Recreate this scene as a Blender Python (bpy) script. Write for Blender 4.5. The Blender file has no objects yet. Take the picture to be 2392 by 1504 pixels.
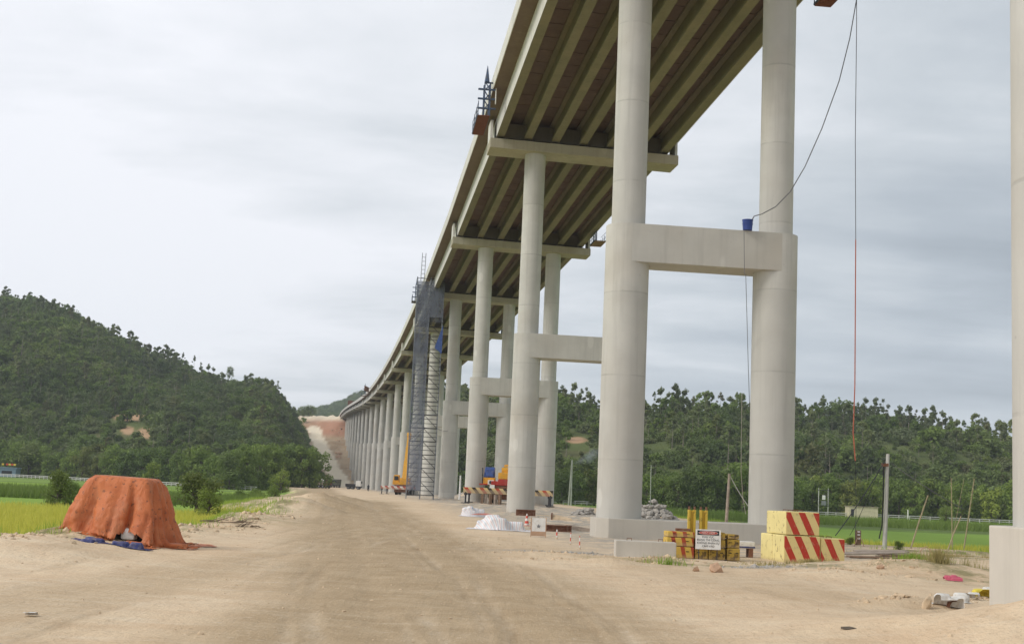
import bpy, bmesh, math, random
import numpy as np
from mathutils import Vector, Matrix

random.seed(7); rng = np.random.default_rng(7)
S = bpy.context.scene
COL = S.collection
R = math.radians

# ------------------------------------------------------------------ camera
W_PX, H_PX, F_PX, CAM_Z = 2392, 1504, 3000.0, 2.3
PITCH, ROLL = math.atan(3000/23540), R(2.54)
cF = np.array([0, math.cos(PITCH), math.sin(PITCH)]); _U = np.array([0, -math.sin(PITCH), math.cos(PITCH)]); _R = np.array([1.0, 0, 0])
cI = math.cos(ROLL)*_R + math.sin(ROLL)*_U; cJ = -math.sin(ROLL)*_R + math.cos(ROLL)*_U
cam_d = bpy.data.cameras.new('camera'); cam = bpy.data.objects.new('camera', cam_d); COL.objects.link(cam); S.camera = cam
M = Matrix(((cI[0], cJ[0], -cF[0], 0), (cI[1], cJ[1], -cF[1], 0), (cI[2], cJ[2], -cF[2], CAM_Z), (0, 0, 0, 1)))
cam.matrix_world = M
cam_d.sensor_width = 36; cam_d.lens = 36*F_PX/W_PX; cam_d.clip_start = 0.1; cam_d.clip_end = 6000
CAM = np.array([0, 0, CAM_Z])
def ray(x, y):
    d = cF*F_PX + cI*(x-W_PX/2) - cJ*(y-H_PX/2); return d/d[1]
def at(x, y, Y):                       # the point of pixel (x, y) at distance Y along the view
    return CAM + ray(x, y)*Y
# ------------------------------------------------------------------ world
def nodes_of(idb):
    idb.use_nodes = True; nt = idb.node_tree; nt.nodes.clear(); return nt
class N:
    def __init__(s, nt): s.nt = nt
    def __call__(s, t, ins=None, **kw):
        n = s.nt.nodes.new(t)
        for k, v in kw.items(): setattr(n, k, v)
        for k, v in (ins or {}).items():
            if isinstance(v, bpy.types.NodeSocket): s.nt.links.new(v, n.inputs[k])
            else: n.inputs[k].default_value = v
        return n
    def math(s, op, a, b=0.0, clamp=False):
        n = s('ShaderNodeMath', {0: a, 1: b}, operation=op); n.use_clamp = clamp; return n.outputs[0]
    def mix(s, f, a, b, blend='MIX'):
        n = s('ShaderNodeMix', data_type='RGBA', blend_type=blend)
        for sock, v in ((n.inputs[0], f), (n.inputs[6], a), (n.inputs[7], b)):
            if isinstance(v, bpy.types.NodeSocket): s.nt.links.new(v, sock)
            else: sock.default_value = (*v, 1) if isinstance(v, (tuple, list)) and len(v) == 3 else v
        return n.outputs[2]
    def ramp(s, f, stops, interp='LINEAR'):
        n = s('ShaderNodeValToRGB', {0: f}); cr = n.color_ramp; cr.interpolation = interp
        while len(cr.elements) < len(stops): cr.elements.new(0.5)
        for e, (p, c) in zip(cr.elements, stops):
            e.position = p; e.color = (c, c, c, 1) if not isinstance(c, (tuple, list)) else (*c, 1)
        return n.outputs[0]
    def noise(s, vec, scale, detail=4, rough=0.55, dist=0.0):
        return s('ShaderNodeTexNoise', {'Vector': vec, 'Scale': scale, 'Detail': detail, 'Roughness': rough, 'Distortion': dist}).outputs[0]
    def map(s, vec, scale=(1, 1, 1), loc=(0, 0, 0), rot=(0, 0, 0)):
        return s('ShaderNodeMapping', {'Vector': vec, 'Location': loc, 'Rotation': rot, 'Scale': scale}).outputs[0]

SUN_DIR = Vector((-0.95, -0.38, 0.78)).normalized()
world = bpy.data.worlds.new('World'); S.world = world
nt = nodes_of(world); n = N(nt)
sky = n('ShaderNodeTexSky', sky_type='NISHITA', sun_disc=False, sun_elevation=math.asin(SUN_DIR.z), sun_rotation=math.atan2(SUN_DIR.x, SUN_DIR.y))
g = n('ShaderNodeTexCoord').outputs['Generated']
sx = n('ShaderNodeSeparateXYZ', {0: g})
zc = n.math('MAXIMUM', sx.outputs[2], 0.0)
den = n.math('ADD', zc, 0.14)
cv = n('ShaderNodeCombineXYZ', {0: n.math('DIVIDE', sx.outputs[0], den), 1: n.math('DIVIDE', sx.outputs[1], den), 2: 0.0}).outputs[0]
big = n.noise(n.map(cv, (0.42, 0.60, 1), (3.1, 1.7, 0)), 1.0, 4, 0.55, 0.4)
fine = n.noise(n.map(cv, (1.15, 1.7, 1), (7.3, 0.4, 0)), 1.0, 7, 0.58, 0.25)
side = n.math('MULTIPLY', n.math('ADD', sx.outputs[0], 0.02), 1.0)          # heavier cloud banks towards +X
low = n.ramp(zc, [(0.0, 0.25), (0.05, 0.6), (0.12, 1.0), (0.22, 0.75), (0.40, 0.25), (1.0, 0.2)])
band_ = n.noise(n.map(cv, (0.55, 2.1, 1), (1.3, 5.2, 0)), 1.0, 5, 0.55, 0.3)
d0 = n.math('ADD', n.math('MULTIPLY', big, 0.95), n.math('MULTIPLY', fine, 0.85))
d1 = n.math('ADD', d0, n.math('MULTIPLY', n.math('MULTIPLY', side, low), n.math('ADD', -0.15, n.math('MULTIPLY', band_, 2.3))))
cl = n.ramp(n.math('MULTIPLY', d1, 0.655), [(0.42, (0.88, 0.89, 0.93)), (0.56, (0.73, 0.755, 0.79)), (0.67, (0.56, 0.60, 0.635)), (0.80, (0.42, 0.465, 0.51)), (0.97, (0.30, 0.34, 0.38))])
base = n.mix(0.92, n.mix(0.0, sky.outputs[0], sky.outputs[0]), cl)
sk = n('ShaderNodeVectorMath', {0: sky.outputs[0]}, operation='SCALE'); sk.inputs[3].default_value = 0.10
base = n.mix(0.93, sk.outputs[0], cl)
bg = n('ShaderNodeBackground', {0: base, 1: 1.0})
n('ShaderNodeOutputWorld', {0: bg.outputs[0]})
sun_d = bpy.data.lights.new('sun', 'SUN'); sun_d.energy = 1.5; sun_d.angle = R(18); sun_d.color = (1.0, 0.95, 0.87)
sun = bpy.data.objects.new('sun', sun_d); COL.objects.link(sun); sun.rotation_euler = (-SUN_DIR).to_track_quat('-Z', 'Y').to_euler()
S.view_settings.view_transform = 'Standard'; S.view_settings.look = 'None'; S.view_settings.gamma = 1; S.view_settings.exposure = 0.28
S.view_settings.use_curve_mapping = False
S.render.engine = 'CYCLES'; S.cycles.max_bounces = 6; S.cycles.transparent_max_bounces = 12; S.cycles.volume_bounces = 0

# ------------------------------------------------------------------ materials
MATS = {}
def new_mat(name):
    m = bpy.data.materials.new(name); nt = nodes_of(m); MATS[name] = m; return m, N(nt)
def finish(n, col, rough=0.85, bump=None, bstr=0.3, bdist=0.02, metal=0.0, spec=0.3, alpha=None):
    b = n('ShaderNodeBsdfPrincipled', {'Roughness': rough, 'Metallic': metal, 'Specular IOR Level': spec})
    if isinstance(col, bpy.types.NodeSocket): n.nt.links.new(col, b.inputs['Base Color'])
    else: b.inputs['Base Color'].default_value = (*col, 1)
    if bump is not None:
        bp = n('ShaderNodeBump', {'Height': bump, 'Strength': bstr, 'Distance': bdist}); n.nt.links.new(bp.outputs[0], b.inputs['Normal'])
    if alpha is not None: n.nt.links.new(alpha, b.inputs['Alpha']) if isinstance(alpha, bpy.types.NodeSocket) else None
    n('ShaderNodeOutputMaterial', {0: b.outputs[0]}); return b
def plain(name, col, rough=0.7, var=0.18, scale=3.0, metal=0.0, bstr=0.15, dirt=None, dirt_amt=0.5, spec=0.3):
    m, n = new_mat(name); v = n('ShaderNodeTexCoord').outputs['Object']
    a = n.noise(v, scale, 5); f = n.noise(v, scale*6, 4)
    c = n.mix(n.ramp(a, [(0.3, 0.0), (0.7, 1.0)]), tuple(x*(1-var) for x in col), tuple(min(1, x*(1+var)) for x in col))
    if dirt is not None:
        c = n.mix(n.math('MULTIPLY', n.ramp(n.noise(v, scale*1.7, 6, 0.65), [(0.48, 0.0), (0.66, 1.0)]), dirt_amt), c, dirt)
    finish(n, c, rough, f, bstr, 0.01, metal, spec); return m
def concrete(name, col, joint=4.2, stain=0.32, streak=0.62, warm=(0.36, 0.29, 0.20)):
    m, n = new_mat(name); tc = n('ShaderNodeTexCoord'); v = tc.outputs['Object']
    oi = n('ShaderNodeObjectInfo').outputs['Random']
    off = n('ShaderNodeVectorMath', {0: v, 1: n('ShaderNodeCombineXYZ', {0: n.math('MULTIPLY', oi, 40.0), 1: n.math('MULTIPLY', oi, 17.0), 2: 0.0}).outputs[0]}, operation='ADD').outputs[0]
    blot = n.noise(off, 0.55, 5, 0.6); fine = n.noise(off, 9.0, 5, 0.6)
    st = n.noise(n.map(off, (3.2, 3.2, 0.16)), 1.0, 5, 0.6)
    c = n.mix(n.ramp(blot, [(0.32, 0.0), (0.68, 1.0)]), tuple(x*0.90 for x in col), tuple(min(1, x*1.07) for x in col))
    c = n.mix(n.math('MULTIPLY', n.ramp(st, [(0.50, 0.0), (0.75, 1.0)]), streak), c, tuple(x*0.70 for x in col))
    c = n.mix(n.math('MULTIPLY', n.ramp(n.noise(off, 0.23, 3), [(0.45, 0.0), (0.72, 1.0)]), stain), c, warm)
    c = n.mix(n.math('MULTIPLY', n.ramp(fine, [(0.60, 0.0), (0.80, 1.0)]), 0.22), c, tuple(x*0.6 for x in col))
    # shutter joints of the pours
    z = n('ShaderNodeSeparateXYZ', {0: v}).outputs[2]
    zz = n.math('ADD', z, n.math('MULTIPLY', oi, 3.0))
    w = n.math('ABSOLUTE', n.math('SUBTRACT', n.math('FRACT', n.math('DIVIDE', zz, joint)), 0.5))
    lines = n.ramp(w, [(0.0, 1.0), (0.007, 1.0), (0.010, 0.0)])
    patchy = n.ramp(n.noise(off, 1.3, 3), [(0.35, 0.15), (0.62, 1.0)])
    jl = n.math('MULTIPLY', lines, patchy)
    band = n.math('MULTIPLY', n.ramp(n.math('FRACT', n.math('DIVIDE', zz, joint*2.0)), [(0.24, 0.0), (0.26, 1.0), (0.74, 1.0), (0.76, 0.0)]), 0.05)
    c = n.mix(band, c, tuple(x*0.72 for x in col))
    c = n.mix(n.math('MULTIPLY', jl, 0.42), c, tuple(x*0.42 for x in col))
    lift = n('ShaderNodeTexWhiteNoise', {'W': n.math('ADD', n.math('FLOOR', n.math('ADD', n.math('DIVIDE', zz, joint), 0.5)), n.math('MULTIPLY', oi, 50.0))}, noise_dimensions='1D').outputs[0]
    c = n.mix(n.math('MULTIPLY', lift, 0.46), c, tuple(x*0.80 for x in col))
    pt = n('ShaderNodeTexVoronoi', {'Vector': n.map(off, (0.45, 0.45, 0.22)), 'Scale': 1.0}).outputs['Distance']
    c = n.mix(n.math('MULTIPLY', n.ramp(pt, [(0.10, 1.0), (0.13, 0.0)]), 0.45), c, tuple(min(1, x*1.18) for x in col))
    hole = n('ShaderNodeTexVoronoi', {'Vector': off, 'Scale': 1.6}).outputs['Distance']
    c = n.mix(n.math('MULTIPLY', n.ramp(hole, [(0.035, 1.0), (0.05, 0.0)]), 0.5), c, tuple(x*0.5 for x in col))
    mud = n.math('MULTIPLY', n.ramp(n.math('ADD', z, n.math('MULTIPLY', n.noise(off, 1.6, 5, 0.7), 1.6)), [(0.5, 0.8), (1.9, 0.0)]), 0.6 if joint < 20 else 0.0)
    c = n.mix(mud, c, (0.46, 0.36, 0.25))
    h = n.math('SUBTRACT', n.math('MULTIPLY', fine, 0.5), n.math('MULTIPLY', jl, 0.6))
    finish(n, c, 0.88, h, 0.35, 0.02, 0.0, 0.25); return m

concrete('pier_concrete', (0.565, 0.552, 0.51))
concrete('beam_concrete', (0.555, 0.54, 0.495), joint=90)
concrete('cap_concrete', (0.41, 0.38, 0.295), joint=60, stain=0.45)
concrete('girder_shade_concrete', (0.215, 0.193, 0.135), joint=60, stain=0.35)  # olive concrete, base colour lowered to stand in for shade under the deck
concrete('slab_shade_concrete', (0.19, 0.140, 0.100), joint=60, stain=0.6, warm=(0.12, 0.075, 0.05))  # brown concrete with the dimness beneath the deck put into its colour
concrete('parapet_concrete', (0.66, 0.645, 0.60), joint=60, stain=0.1)
concrete('plinth_concrete', (0.60, 0.565, 0.50), joint=90, stain=0.3)
plain('rubber', (0.02, 0.02, 0.02), 0.8)
plain('steel_dark', (0.06, 0.06, 0.065), 0.6, metal=0.3)
plain('steel_grey', (0.25, 0.26, 0.27), 0.5, metal=0.5)
plain('blue_steel', (0.055, 0.085, 0.15), 0.55, dirt=(0.12, 0.10, 0.08), dirt_amt=0.6)
plain('rust', (0.17, 0.075, 0.045), 0.9, 0.3, 4.0, dirt=(0.30, 0.20, 0.14), dirt_amt=0.6)
plain('plank_wood', (0.23, 0.15, 0.10), 0.9, 0.35, 5.0)
plain('grey_wood', (0.33, 0.27, 0.22), 0.9, 0.3, 3.0)
plain('red_plank', (0.16, 0.055, 0.04), 0.9, 0.35, 5.0)
plain('bamboo', (0.36, 0.30, 0.19), 0.8, 0.3, 4.0)
plain('pole_concrete', (0.46, 0.46, 0.42), 0.9, 0.15, 2.0)
plain('white_paint', (0.78, 0.77, 0.74), 0.6, 0.05, 3.0, dirt=(0.5, 0.43, 0.34), dirt_amt=0.35)
plain('red_paint', (0.52, 0.06, 0.045), 0.55, 0.12, 3.0, dirt=(0.30, 0.16, 0.10), dirt_amt=0.35)
plain('faded_red', (0.50, 0.20, 0.16), 0.8)
plain('crane_yellow', (0.72, 0.36, 0.035), 0.45, 0.10, 2.0, dirt=(0.36, 0.22, 0.10), dirt_amt=0.45)
plain('crane_red', (0.45, 0.045, 0.035), 0.45, 0.12, 2.0, dirt=(0.25, 0.13, 0.09), dirt_amt=0.4)
plain('blue_tarp', (0.055, 0.11, 0.33), 0.5, 0.25, 3.0, dirt=(0.25, 0.20, 0.17), dirt_amt=0.25)
plain('navy_tarp', (0.05, 0.06, 0.18), 0.5, 0.3, 3.0, dirt=(0.3, 0.24, 0.19), dirt_amt=0.4)
plain('tub_blue', (0.03, 0.06, 0.24), 0.4)
plain('cable_black', (0.02, 0.02, 0.022), 0.6)
plain('cable_grey', (0.16, 0.16, 0.17), 0.6)
plain('cable_red', (0.42, 0.12, 0.07), 0.6)
plain('cable_pale', (0.45, 0.44, 0.40), 0.6)
plain('rail_white', (0.58, 0.57, 0.54), 0.8, 0.1, 2.0)
plain('pale_plaster', (0.62, 0.55, 0.40), 0.9, 0.1, 1.0, dirt=(0.4, 0.33, 0.22), dirt_amt=0.4)
plain('white_plaster', (0.72, 0.72, 0.70), 0.9, 0.08, 0.8)
plain('tile_roof', (0.28, 0.09, 0.07), 0.9, 0.2, 2.0)
plain('slate_blue', (0.20, 0.28, 0.36), 0.8, 0.15, 1.0)
plain('window_dark', (0.03, 0.035, 0.04), 0.25)
plain('flag_red', (0.6, 0.07, 0.04), 0.8); plain('flag_yellow', (0.75, 0.55, 0.08), 0.8)
plain('bark', (0.27, 0.235, 0.19), 0.95, 0.3, 2.0)
plain('dark_bark', (0.12, 0.10, 0.08), 0.95, 0.3, 2.0)
plain('clod', (0.56, 0.43, 0.29), 1.0, 0.2, 3.0)
plain('grey_rock', (0.37, 0.345, 0.31), 0.95, 0.28, 1.7)
plain('laterite', (0.50, 0.33, 0.22), 1.0, 0.2, 3.0)
plain('twig', (0.17, 0.13, 0.09), 1.0, 0.3)
plain('pink_rag', (0.55, 0.12, 0.18), 0.9); plain('yellow_rag', (0.75, 0.62, 0.10), 0.9)
plain('truck_green', (0.10, 0.12, 0.085), 0.6, dirt=(0.30, 0.24, 0.17), dirt_amt=0.7)
plain('truck_grey', (0.30, 0.25, 0.22), 0.7, dirt=(0.38, 0.29, 0.2), dirt_amt=0.6)
plain('skin', (0.35, 0.2, 0.13)); plain('dark_cloth', (0.03, 0.03, 0.035), 0.9)
plain('sack_white', (0.70, 0.69, 0.66), 0.8, 0.08, 4.0, dirt=(0.45, 0.36, 0.27), dirt_amt=0.5)

def stripes(name, ca, cb, period, duty, ang, cc=None, axis='X', wear=0.35, base_wear=(0.30, 0.24, 0.15), warp=0.0):
    """slanted painted stripes across the plane of (axis, Z) in object space"""
    m, n = new_mat(name); v = n('ShaderNodeTexCoord').outputs['Object']
    sp = n('ShaderNodeSeparateXYZ', {0: v}); a = sp.outputs['XYZ'.index(axis)]
    t = n.math('ADD', n.math('MULTIPLY', a, math.cos(ang)/period), n.math('MULTIPLY', sp.outputs[2], math.sin(ang)/period))
    if warp: t = n.math('ADD', t, n.math('MULTIPLY', n.noise(v, 1.5, 2), warp))
    fr = n.math('FRACT', n.math('ADD', t, 50.0))
    c = n.mix(n.ramp(fr, [(0.0, 0.0), (duty-0.01, 0.0), (duty+0.01, 1.0), (1.0, 1.0)]), ca, cb)
    if cc is not None:
        sel = n.math('GREATER_THAN', n.math('FRACT', n.math('MULTIPLY', n.math('FLOOR', t), 0.5)), 0.25)
        c2 = n.mix(n.ramp(fr, [(0.0, 0.0), (duty-0.01, 0.0), (duty+0.01, 1.0), (1.0, 1.0)]), ca, cc)
        c = n.mix(sel, c, c2)
    wn = n.noise(v, 5.0, 6, 0.7)
    c = n.mix(n.math('MULTIPLY', n.ramp(wn, [(0.55, 0.0), (0.68, 1.0)]), wear), c, base_wear)
    # mud splashed along the foot
    c = n.mix(n.math('MULTIPLY', n.ramp(sp.outputs[2], [(0.0, 1.0), (0.16, 0.0)]), 0.55), c, (0.42, 0.32, 0.22))
    finish(n, c, 0.75, wn, 0.3, 0.01); return m
YEL = (0.78, 0.63, 0.28)
stripes('block_stripe', YEL, (0.50, 0.05, 0.03), 0.52, 0.54, R(26), axis='X', wear=0.6, base_wear=(0.42, 0.30, 0.18), warp=0.06)
stripes('drum_stripe', (0.62, 0.42, 0.08), (0.40, 0.07, 0.03), 0.36, 0.6, R(12), axis='X', wear=0.75, base_wear=(0.20, 0.10, 0.05))
stripes('beam_stripe', (0.70, 0.53, 0.25), (0.03, 0.025, 0.02), 0.62, 0.5, R(40), cc=(0.48, 0.07, 0.03), axis='X', wear=0.4)
stripes('beam_stripe_red', (0.72, 0.68, 0.64), (0.42, 0.07, 0.06), 0.9, 0.5, R(40), axis='X', wear=0.3)
stripes('stake_stripe', (0.75, 0.73, 0.70), (0.62, 0.09, 0.06), 0.30, 0.5, R(90), axis='X', wear=0.15)
def chipped(name, col, rustc, th=0.56):
    m, n = new_mat(name); v = n('ShaderNodeTexCoord').outputs['Object']
    a = n.noise(v, 1.6, 4); chip = n.noise(n.map(v, (1, 1, 0.6)), 6.0, 6, 0.75)
    c = n.mix(a, tuple(x*0.82 for x in col), tuple(min(1, x*1.12) for x in col))
    c = n.mix(n.ramp(chip, [(th, 0.0), (th+0.08, 0.9)]), c, rustc)
    z = n('ShaderNodeSeparateXYZ', {0: v}).outputs[2]
    c = n.mix(n.math('MULTIPLY', n.ramp(z, [(0.0, 1.0), (0.14, 0.0)]), 0.5), c, (0.36, 0.27, 0.18))
    finish(n, c, 0.75, chip, 0.35, 0.01); return m
chipped('block_yellow', (0.78, 0.67, 0.30), (0.20, 0.13, 0.07))
chipped('drum_yellow', (0.44, 0.29, 0.05), (0.07, 0.042, 0.025), 0.50)
chipped('bollard_yellow', (0.60, 0.42, 0.06), (0.13, 0.08, 0.04))
# orange tarpaulin with mud spots
m, n = new_mat('orange_tarp'); v = n('ShaderNodeTexCoord').outputs['Object']
c = n.mix(n.noise(v, 1.2, 4), (0.47, 0.125, 0.040), (0.62, 0.205, 0.075))
c = n.mix(n.math('MULTIPLY', n.ramp(n.noise(v, 0.9, 4, 0.6, 0.8), [(0.46, 0.0), (0.62, 1.0)]), 0.40), c, (0.34, 0.075, 0.025))
c = n.mix(n.math('MULTIPLY', n.ramp(n.noise(v, 6.5, 5, 0.7), [(0.57, 0.0), (0.66, 1.0)]), 0.8), c, (0.11, 0.05, 0.03))
c = n.mix(n.math('MULTIPLY', n.ramp(n.noise(v, 1.8, 3), [(0.5, 0.0), (0.75, 1.0)]), 0.35), c, (0.52, 0.28, 0.16))
crs = n.math('ABSOLUTE', n.math('SUBTRACT', n.noise(n.map(v, (2.2, 2.2, 1.1)), 1.0, 4, 0.55, 0.8), 0.5))
finish(n, c, 0.55, n.math('ADD', n.math('MULTIPLY', crs, 1.6), n.math('MULTIPLY', n.noise(v, 7.0, 5, 0.6), 0.25)), 0.55, 0.10)
# woven white sheet with thin red and blue lines
m, n = new_mat('striped_sheet'); v = n('ShaderNodeTexCoord').outputs['UV']
sp = n('ShaderNodeSeparateXYZ', {0: v}); fr = n.math('FRACT', n.math('MULTIPLY', n.math('ADD', sp.outputs[0], n.math('MULTIPLY', sp.outputs[1], .25)), 18.0))
c = n.ramp(fr, [(0.0, (0.78, 0.78, 0.77)), (0.34, (0.78, 0.78, 0.77)), (0.38, (0.58, 0.22, 0.22)), (0.52, (0.78, 0.78, 0.77)), (0.78, (0.78, 0.78, 0.77)), (0.82, (0.30, 0.36, 0.52)), (0.94, (0.78, 0.78, 0.77))])
vo = n('ShaderNodeTexCoord').outputs['Object']
c = n.mix(n.math('MULTIPLY', n.ramp(n.noise(vo, 1.4, 5), [(0.5, 0.0), (0.75, 1.0)]), 0.35), c, (0.50, 0.40, 0.30))
finish(n, c, 0.6, n.noise(vo, 5.0, 5), 0.4, 0.04)
# safety netting
m, n = new_mat('blue_net'); v = n('ShaderNodeTexCoord').outputs['Object']
c = n.mix(n.noise(v, 1.0, 4), (0.10, 0.115, 0.16), (0.22, 0.24, 0.30))
b = n('ShaderNodeBsdfPrincipled', {'Roughness': 0.8}); n.nt.links.new(c, b.inputs['Base Color'])
al = n.ramp(n.noise(n.map(v, (1, 1, 0.25)), 0.9, 5, 0.65), [(0.30, 0.85), (0.60, 0.50), (0.72, 0.10)])
n.nt.links.new(al, b.inputs['Alpha']); n('ShaderNodeOutputMaterial', {0: b.outputs[0]})
# foliage
def leaf(name, ca, cb, trans=0.40):
    m, n = new_mat(name)
    at_ = n('ShaderNodeAttribute', attribute_name='var').outputs['Fac']; oi = n('ShaderNodeObjectInfo').outputs['Random']
    t = n.math('ADD', n.math('MULTIPLY', at_, 0.55), n.math('MULTIPLY', oi, 0.45))
    c = n.mix(t, ca, cb)
    ol = n('ShaderNodeObjectInfo').outputs['Location']
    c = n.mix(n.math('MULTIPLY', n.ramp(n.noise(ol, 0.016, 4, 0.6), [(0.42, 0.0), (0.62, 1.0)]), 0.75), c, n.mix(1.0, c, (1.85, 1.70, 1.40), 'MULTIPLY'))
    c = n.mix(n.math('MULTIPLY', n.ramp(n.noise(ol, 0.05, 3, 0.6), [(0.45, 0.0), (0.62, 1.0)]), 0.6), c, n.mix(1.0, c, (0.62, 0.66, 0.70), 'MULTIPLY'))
    c = n.mix(n.ramp(oi, [(0.90, 0.0), (1.0, 0.5)]), c, (0.15, 0.10, 0.05))
    df = n('ShaderNodeBsdfPrincipled', {'Roughness': 0.7, 'Specular IOR Level': 0.25}); n.nt.links.new(c, df.inputs['Base Color'])
    tr = n('ShaderNodeBsdfTranslucent'); n.nt.links.new(n.mix(0.35, c, (0.16, 0.24, 0.05)), tr.inputs[0])
    mx = n('ShaderNodeMixShader', {0: trans, 1: df.outputs[0], 2: tr.outputs[0]}); n('ShaderNodeOutputMaterial', {0: mx.outputs[0]})
    return m
leaf('leaf_dark', (0.100, 0.140, 0.052), (0.175, 0.235, 0.080))
leaf('leaf_mid', (0.110, 0.165, 0.046), (0.200, 0.275, 0.070))
leaf('leaf_grey', (0.115, 0.140, 0.074), (0.190, 0.225, 0.108))
leaf('leaf_pale', (0.120, 0.150, 0.070), (0.190, 0.230, 0.105))
leaf('leaf_bright', (0.150, 0.205, 0.040), (0.260, 0.320, 0.075), 0.35)
leaf('grass_green', (0.21, 0.34, 0.05), (0.36, 0.48, 0.09), 0.5)
leaf('grass_dry', (0.30, 0.26, 0.11), (0.52, 0.42, 0.22), 0.4)
leaf('rice_yellow', (0.46, 0.47, 0.075), (0.66, 0.62, 0.14), 0.5)

# ------------------------------------------------------------------ mesh helpers
class MB:
    def __init__(s): s.v = []; s.f = []; s.mi = []; s.cur = 0
    def add(s, vs, fs):
        o = len(s.v); s.v += [tuple(map(float, p)) for p in vs]; s.f += [tuple(i+o for i in f) for f in fs]; s.mi += [s.cur]*len(fs); return s
    def box(s, x0, x1, y0, y1, z0, z1):
        return s.hexa([(x0,y0,z0),(x1,y0,z0),(x1,y1,z0),(x0,y1,z0),(x0,y0,z1),(x1,y0,z1),(x1,y1,z1),(x0,y1,z1)])
    def hexa(s, p):
        return s.add(p, [(0,3,2,1),(4,5,6,7),(0,1,5,4),(1,2,6,5),(2,3,7,6),(3,0,4,7)])
    def prism(s, poly, a, b):
        """poly of (p, q) pairs swept from frame a to frame b; a, b are functions (p, q) -> point"""
        k = len(poly); vs = [a(*p) for p in poly]+[b(*p) for p in poly]
        fs = [(i, (i+1) % k, k+(i+1) % k, k+i) for i in range(k)]+[tuple(reversed(range(k))), tuple(range(k, 2*k))]
        return s.add(vs, fs)
    def cyl(s, x, y, z0, z1, r0, r1=None, k=24, dx=0, dy=0):
        r1 = r0 if r1 is None else r1
        vs = [(x+r0*math.cos(2*math.pi*i/k), y+r0*math.sin(2*math.pi*i/k), z0) for i in range(k)]
        vs += [(x+dx+r1*math.cos(2*math.pi*i/k), y+dy+r1*math.sin(2*math.pi*i/k), z1) for i in range(k)]
        return s.add(vs, [(i, (i+1) % k, k+(i+1) % k, k+i) for i in range(k)]+[tuple(reversed(range(k))), tuple(range(k, 2*k))])
    def tube(s, pts, r, k=6, r1=None):
        pts = [Vector(p) for p in pts]; vs = []; m = len(pts)
        for j, p in enumerate(pts):
            t = (pts[min(j+1, m-1)]-pts[max(j-1, 0)]).normalized()
            a = t.orthogonal().normalized() if j == 0 else (a - t*a.dot(t)).normalized()
            b = t.cross(a); rr = r if r1 is None else r+(r1-r)*j/(m-1)
            vs += [p+(a*math.cos(2*math.pi*i/k)+b*math.sin(2*math.pi*i/k))*rr for i in range(k)]
        fs = [(j*k+i, j*k+(i+1) % k, (j+1)*k+(i+1) % k, (j+1)*k+i) for j in range(m-1) for i in range(k)]
        fs += [tuple(reversed(range(k))), tuple(range((m-1)*k, m*k))]
        return s.add(vs, fs)
    def mesh(s, name, mats, smooth=False, bevel=0.0):
        me = bpy.data.meshes.new(name); me.from_pydata(s.v, [], s.f)
        for mt in (mats if isinstance(mats, (list, tuple)) else [mats]): me.materials.append(MATS[mt])
        if any(s.mi): me.polygons.foreach_set('material_index', s.mi)
        bm = bmesh.new(); bm.from_mesh(me); bmesh.ops.recalc_face_normals(bm, faces=bm.faces)
        if bevel:
            bmesh.ops.bevel(bm, geom=[e for e in bm.edges if e.is_manifold and e.calc_face_angle(0) > 0.5], offset=bevel, segments=2, profile=0.6, affect='EDGES')
        bm.to_mesh(me); bm.free()
        if smooth:
            me.polygons.foreach_set('use_smooth', [True]*len(me.polygons))
            try: me.set_sharp_from_angle(angle=R(40))
            except Exception: pass
        return me
    def build(s, name, mats, parent=None, smooth=False, bevel=0.0):
        return link(name, s.mesh(name, mats, smooth, bevel), parent)
def link(name, me, parent=None, loc=None, rot=None, scale=None):
    o = bpy.data.objects.new(name, me); COL.objects.link(o)
    if parent is not None: o.parent = parent
    if loc is not None: o.location = loc
    if rot is not None: o.rotation_euler = rot
    if scale is not None: o.scale = (scale,)*3 if isinstance(scale, (int, float)) else scale
    return o
def empty(name, loc=(0, 0, 0), rz=0.0):
    o = bpy.data.objects.new(name, None); o.empty_display_size = 0.2; COL.objects.link(o); o.location = tuple(map(float, loc)); o.rotation_euler = (0, 0, rz); return o
def tag(o, label, cat, group=None):
    o['label'] = label; o['category'] = cat; o['kind'] = 'thing'
    if group: o['group'] = group
    return o
def stuff(o, label, cat): tag(o, label, cat); o['kind'] = 'stuff'; return o
def ordw(k):
    if k < len(ORD): return ORD[k]
    return ('twenty', 'thirty', 'forty', 'fifty', 'sixty', 'seventy')[(k+1)//10-2]+'-'+ORD[(k+1) % 10-1] if (k+1) % 10 else ('twentieth', 'thirtieth', 'fortieth', 'fiftieth', 'sixtieth', 'seventieth')[(k+1)//10-2]
ORD = 'first second third fourth fifth sixth seventh eighth ninth tenth eleventh twelfth thirteenth fourteenth fifteenth sixteenth seventeenth eighteenth nineteenth twentieth twenty-first twenty-second twenty-third twenty-fourth'.split()

# numpy value noise
_T = rng.random((256, 256))
def vnoise(x, y):
    xi = np.floor(x).astype(int); yi = np.floor(y).astype(int); fx = x-xi; fy = y-yi
    fx = fx*fx*(3-2*fx); fy = fy*fy*(3-2*fy)
    a = _T[xi % 256, yi % 256]; b = _T[(xi+1) % 256, yi % 256]; c = _T[xi % 256, (yi+1) % 256]; d = _T[(xi+1) % 256, (yi+1) % 256]
    return (a*(1-fx)+b*fx)*(1-fy)+(c*(1-fx)+d*fx)*fy
def fbm(x, y, o=4, g=0.5):
    t = 0; a = 1; s = 0
    for k in range(o): t = t+a*vnoise(x*2**k+k*17.3, y*2**k+k*9.1); s += a; a *= g
    return t/s-0.5
def sstep(a, b, x):
    t = np.clip((x-a)/(b-a), 0, 1); return t*t*(3-2*t)

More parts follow.
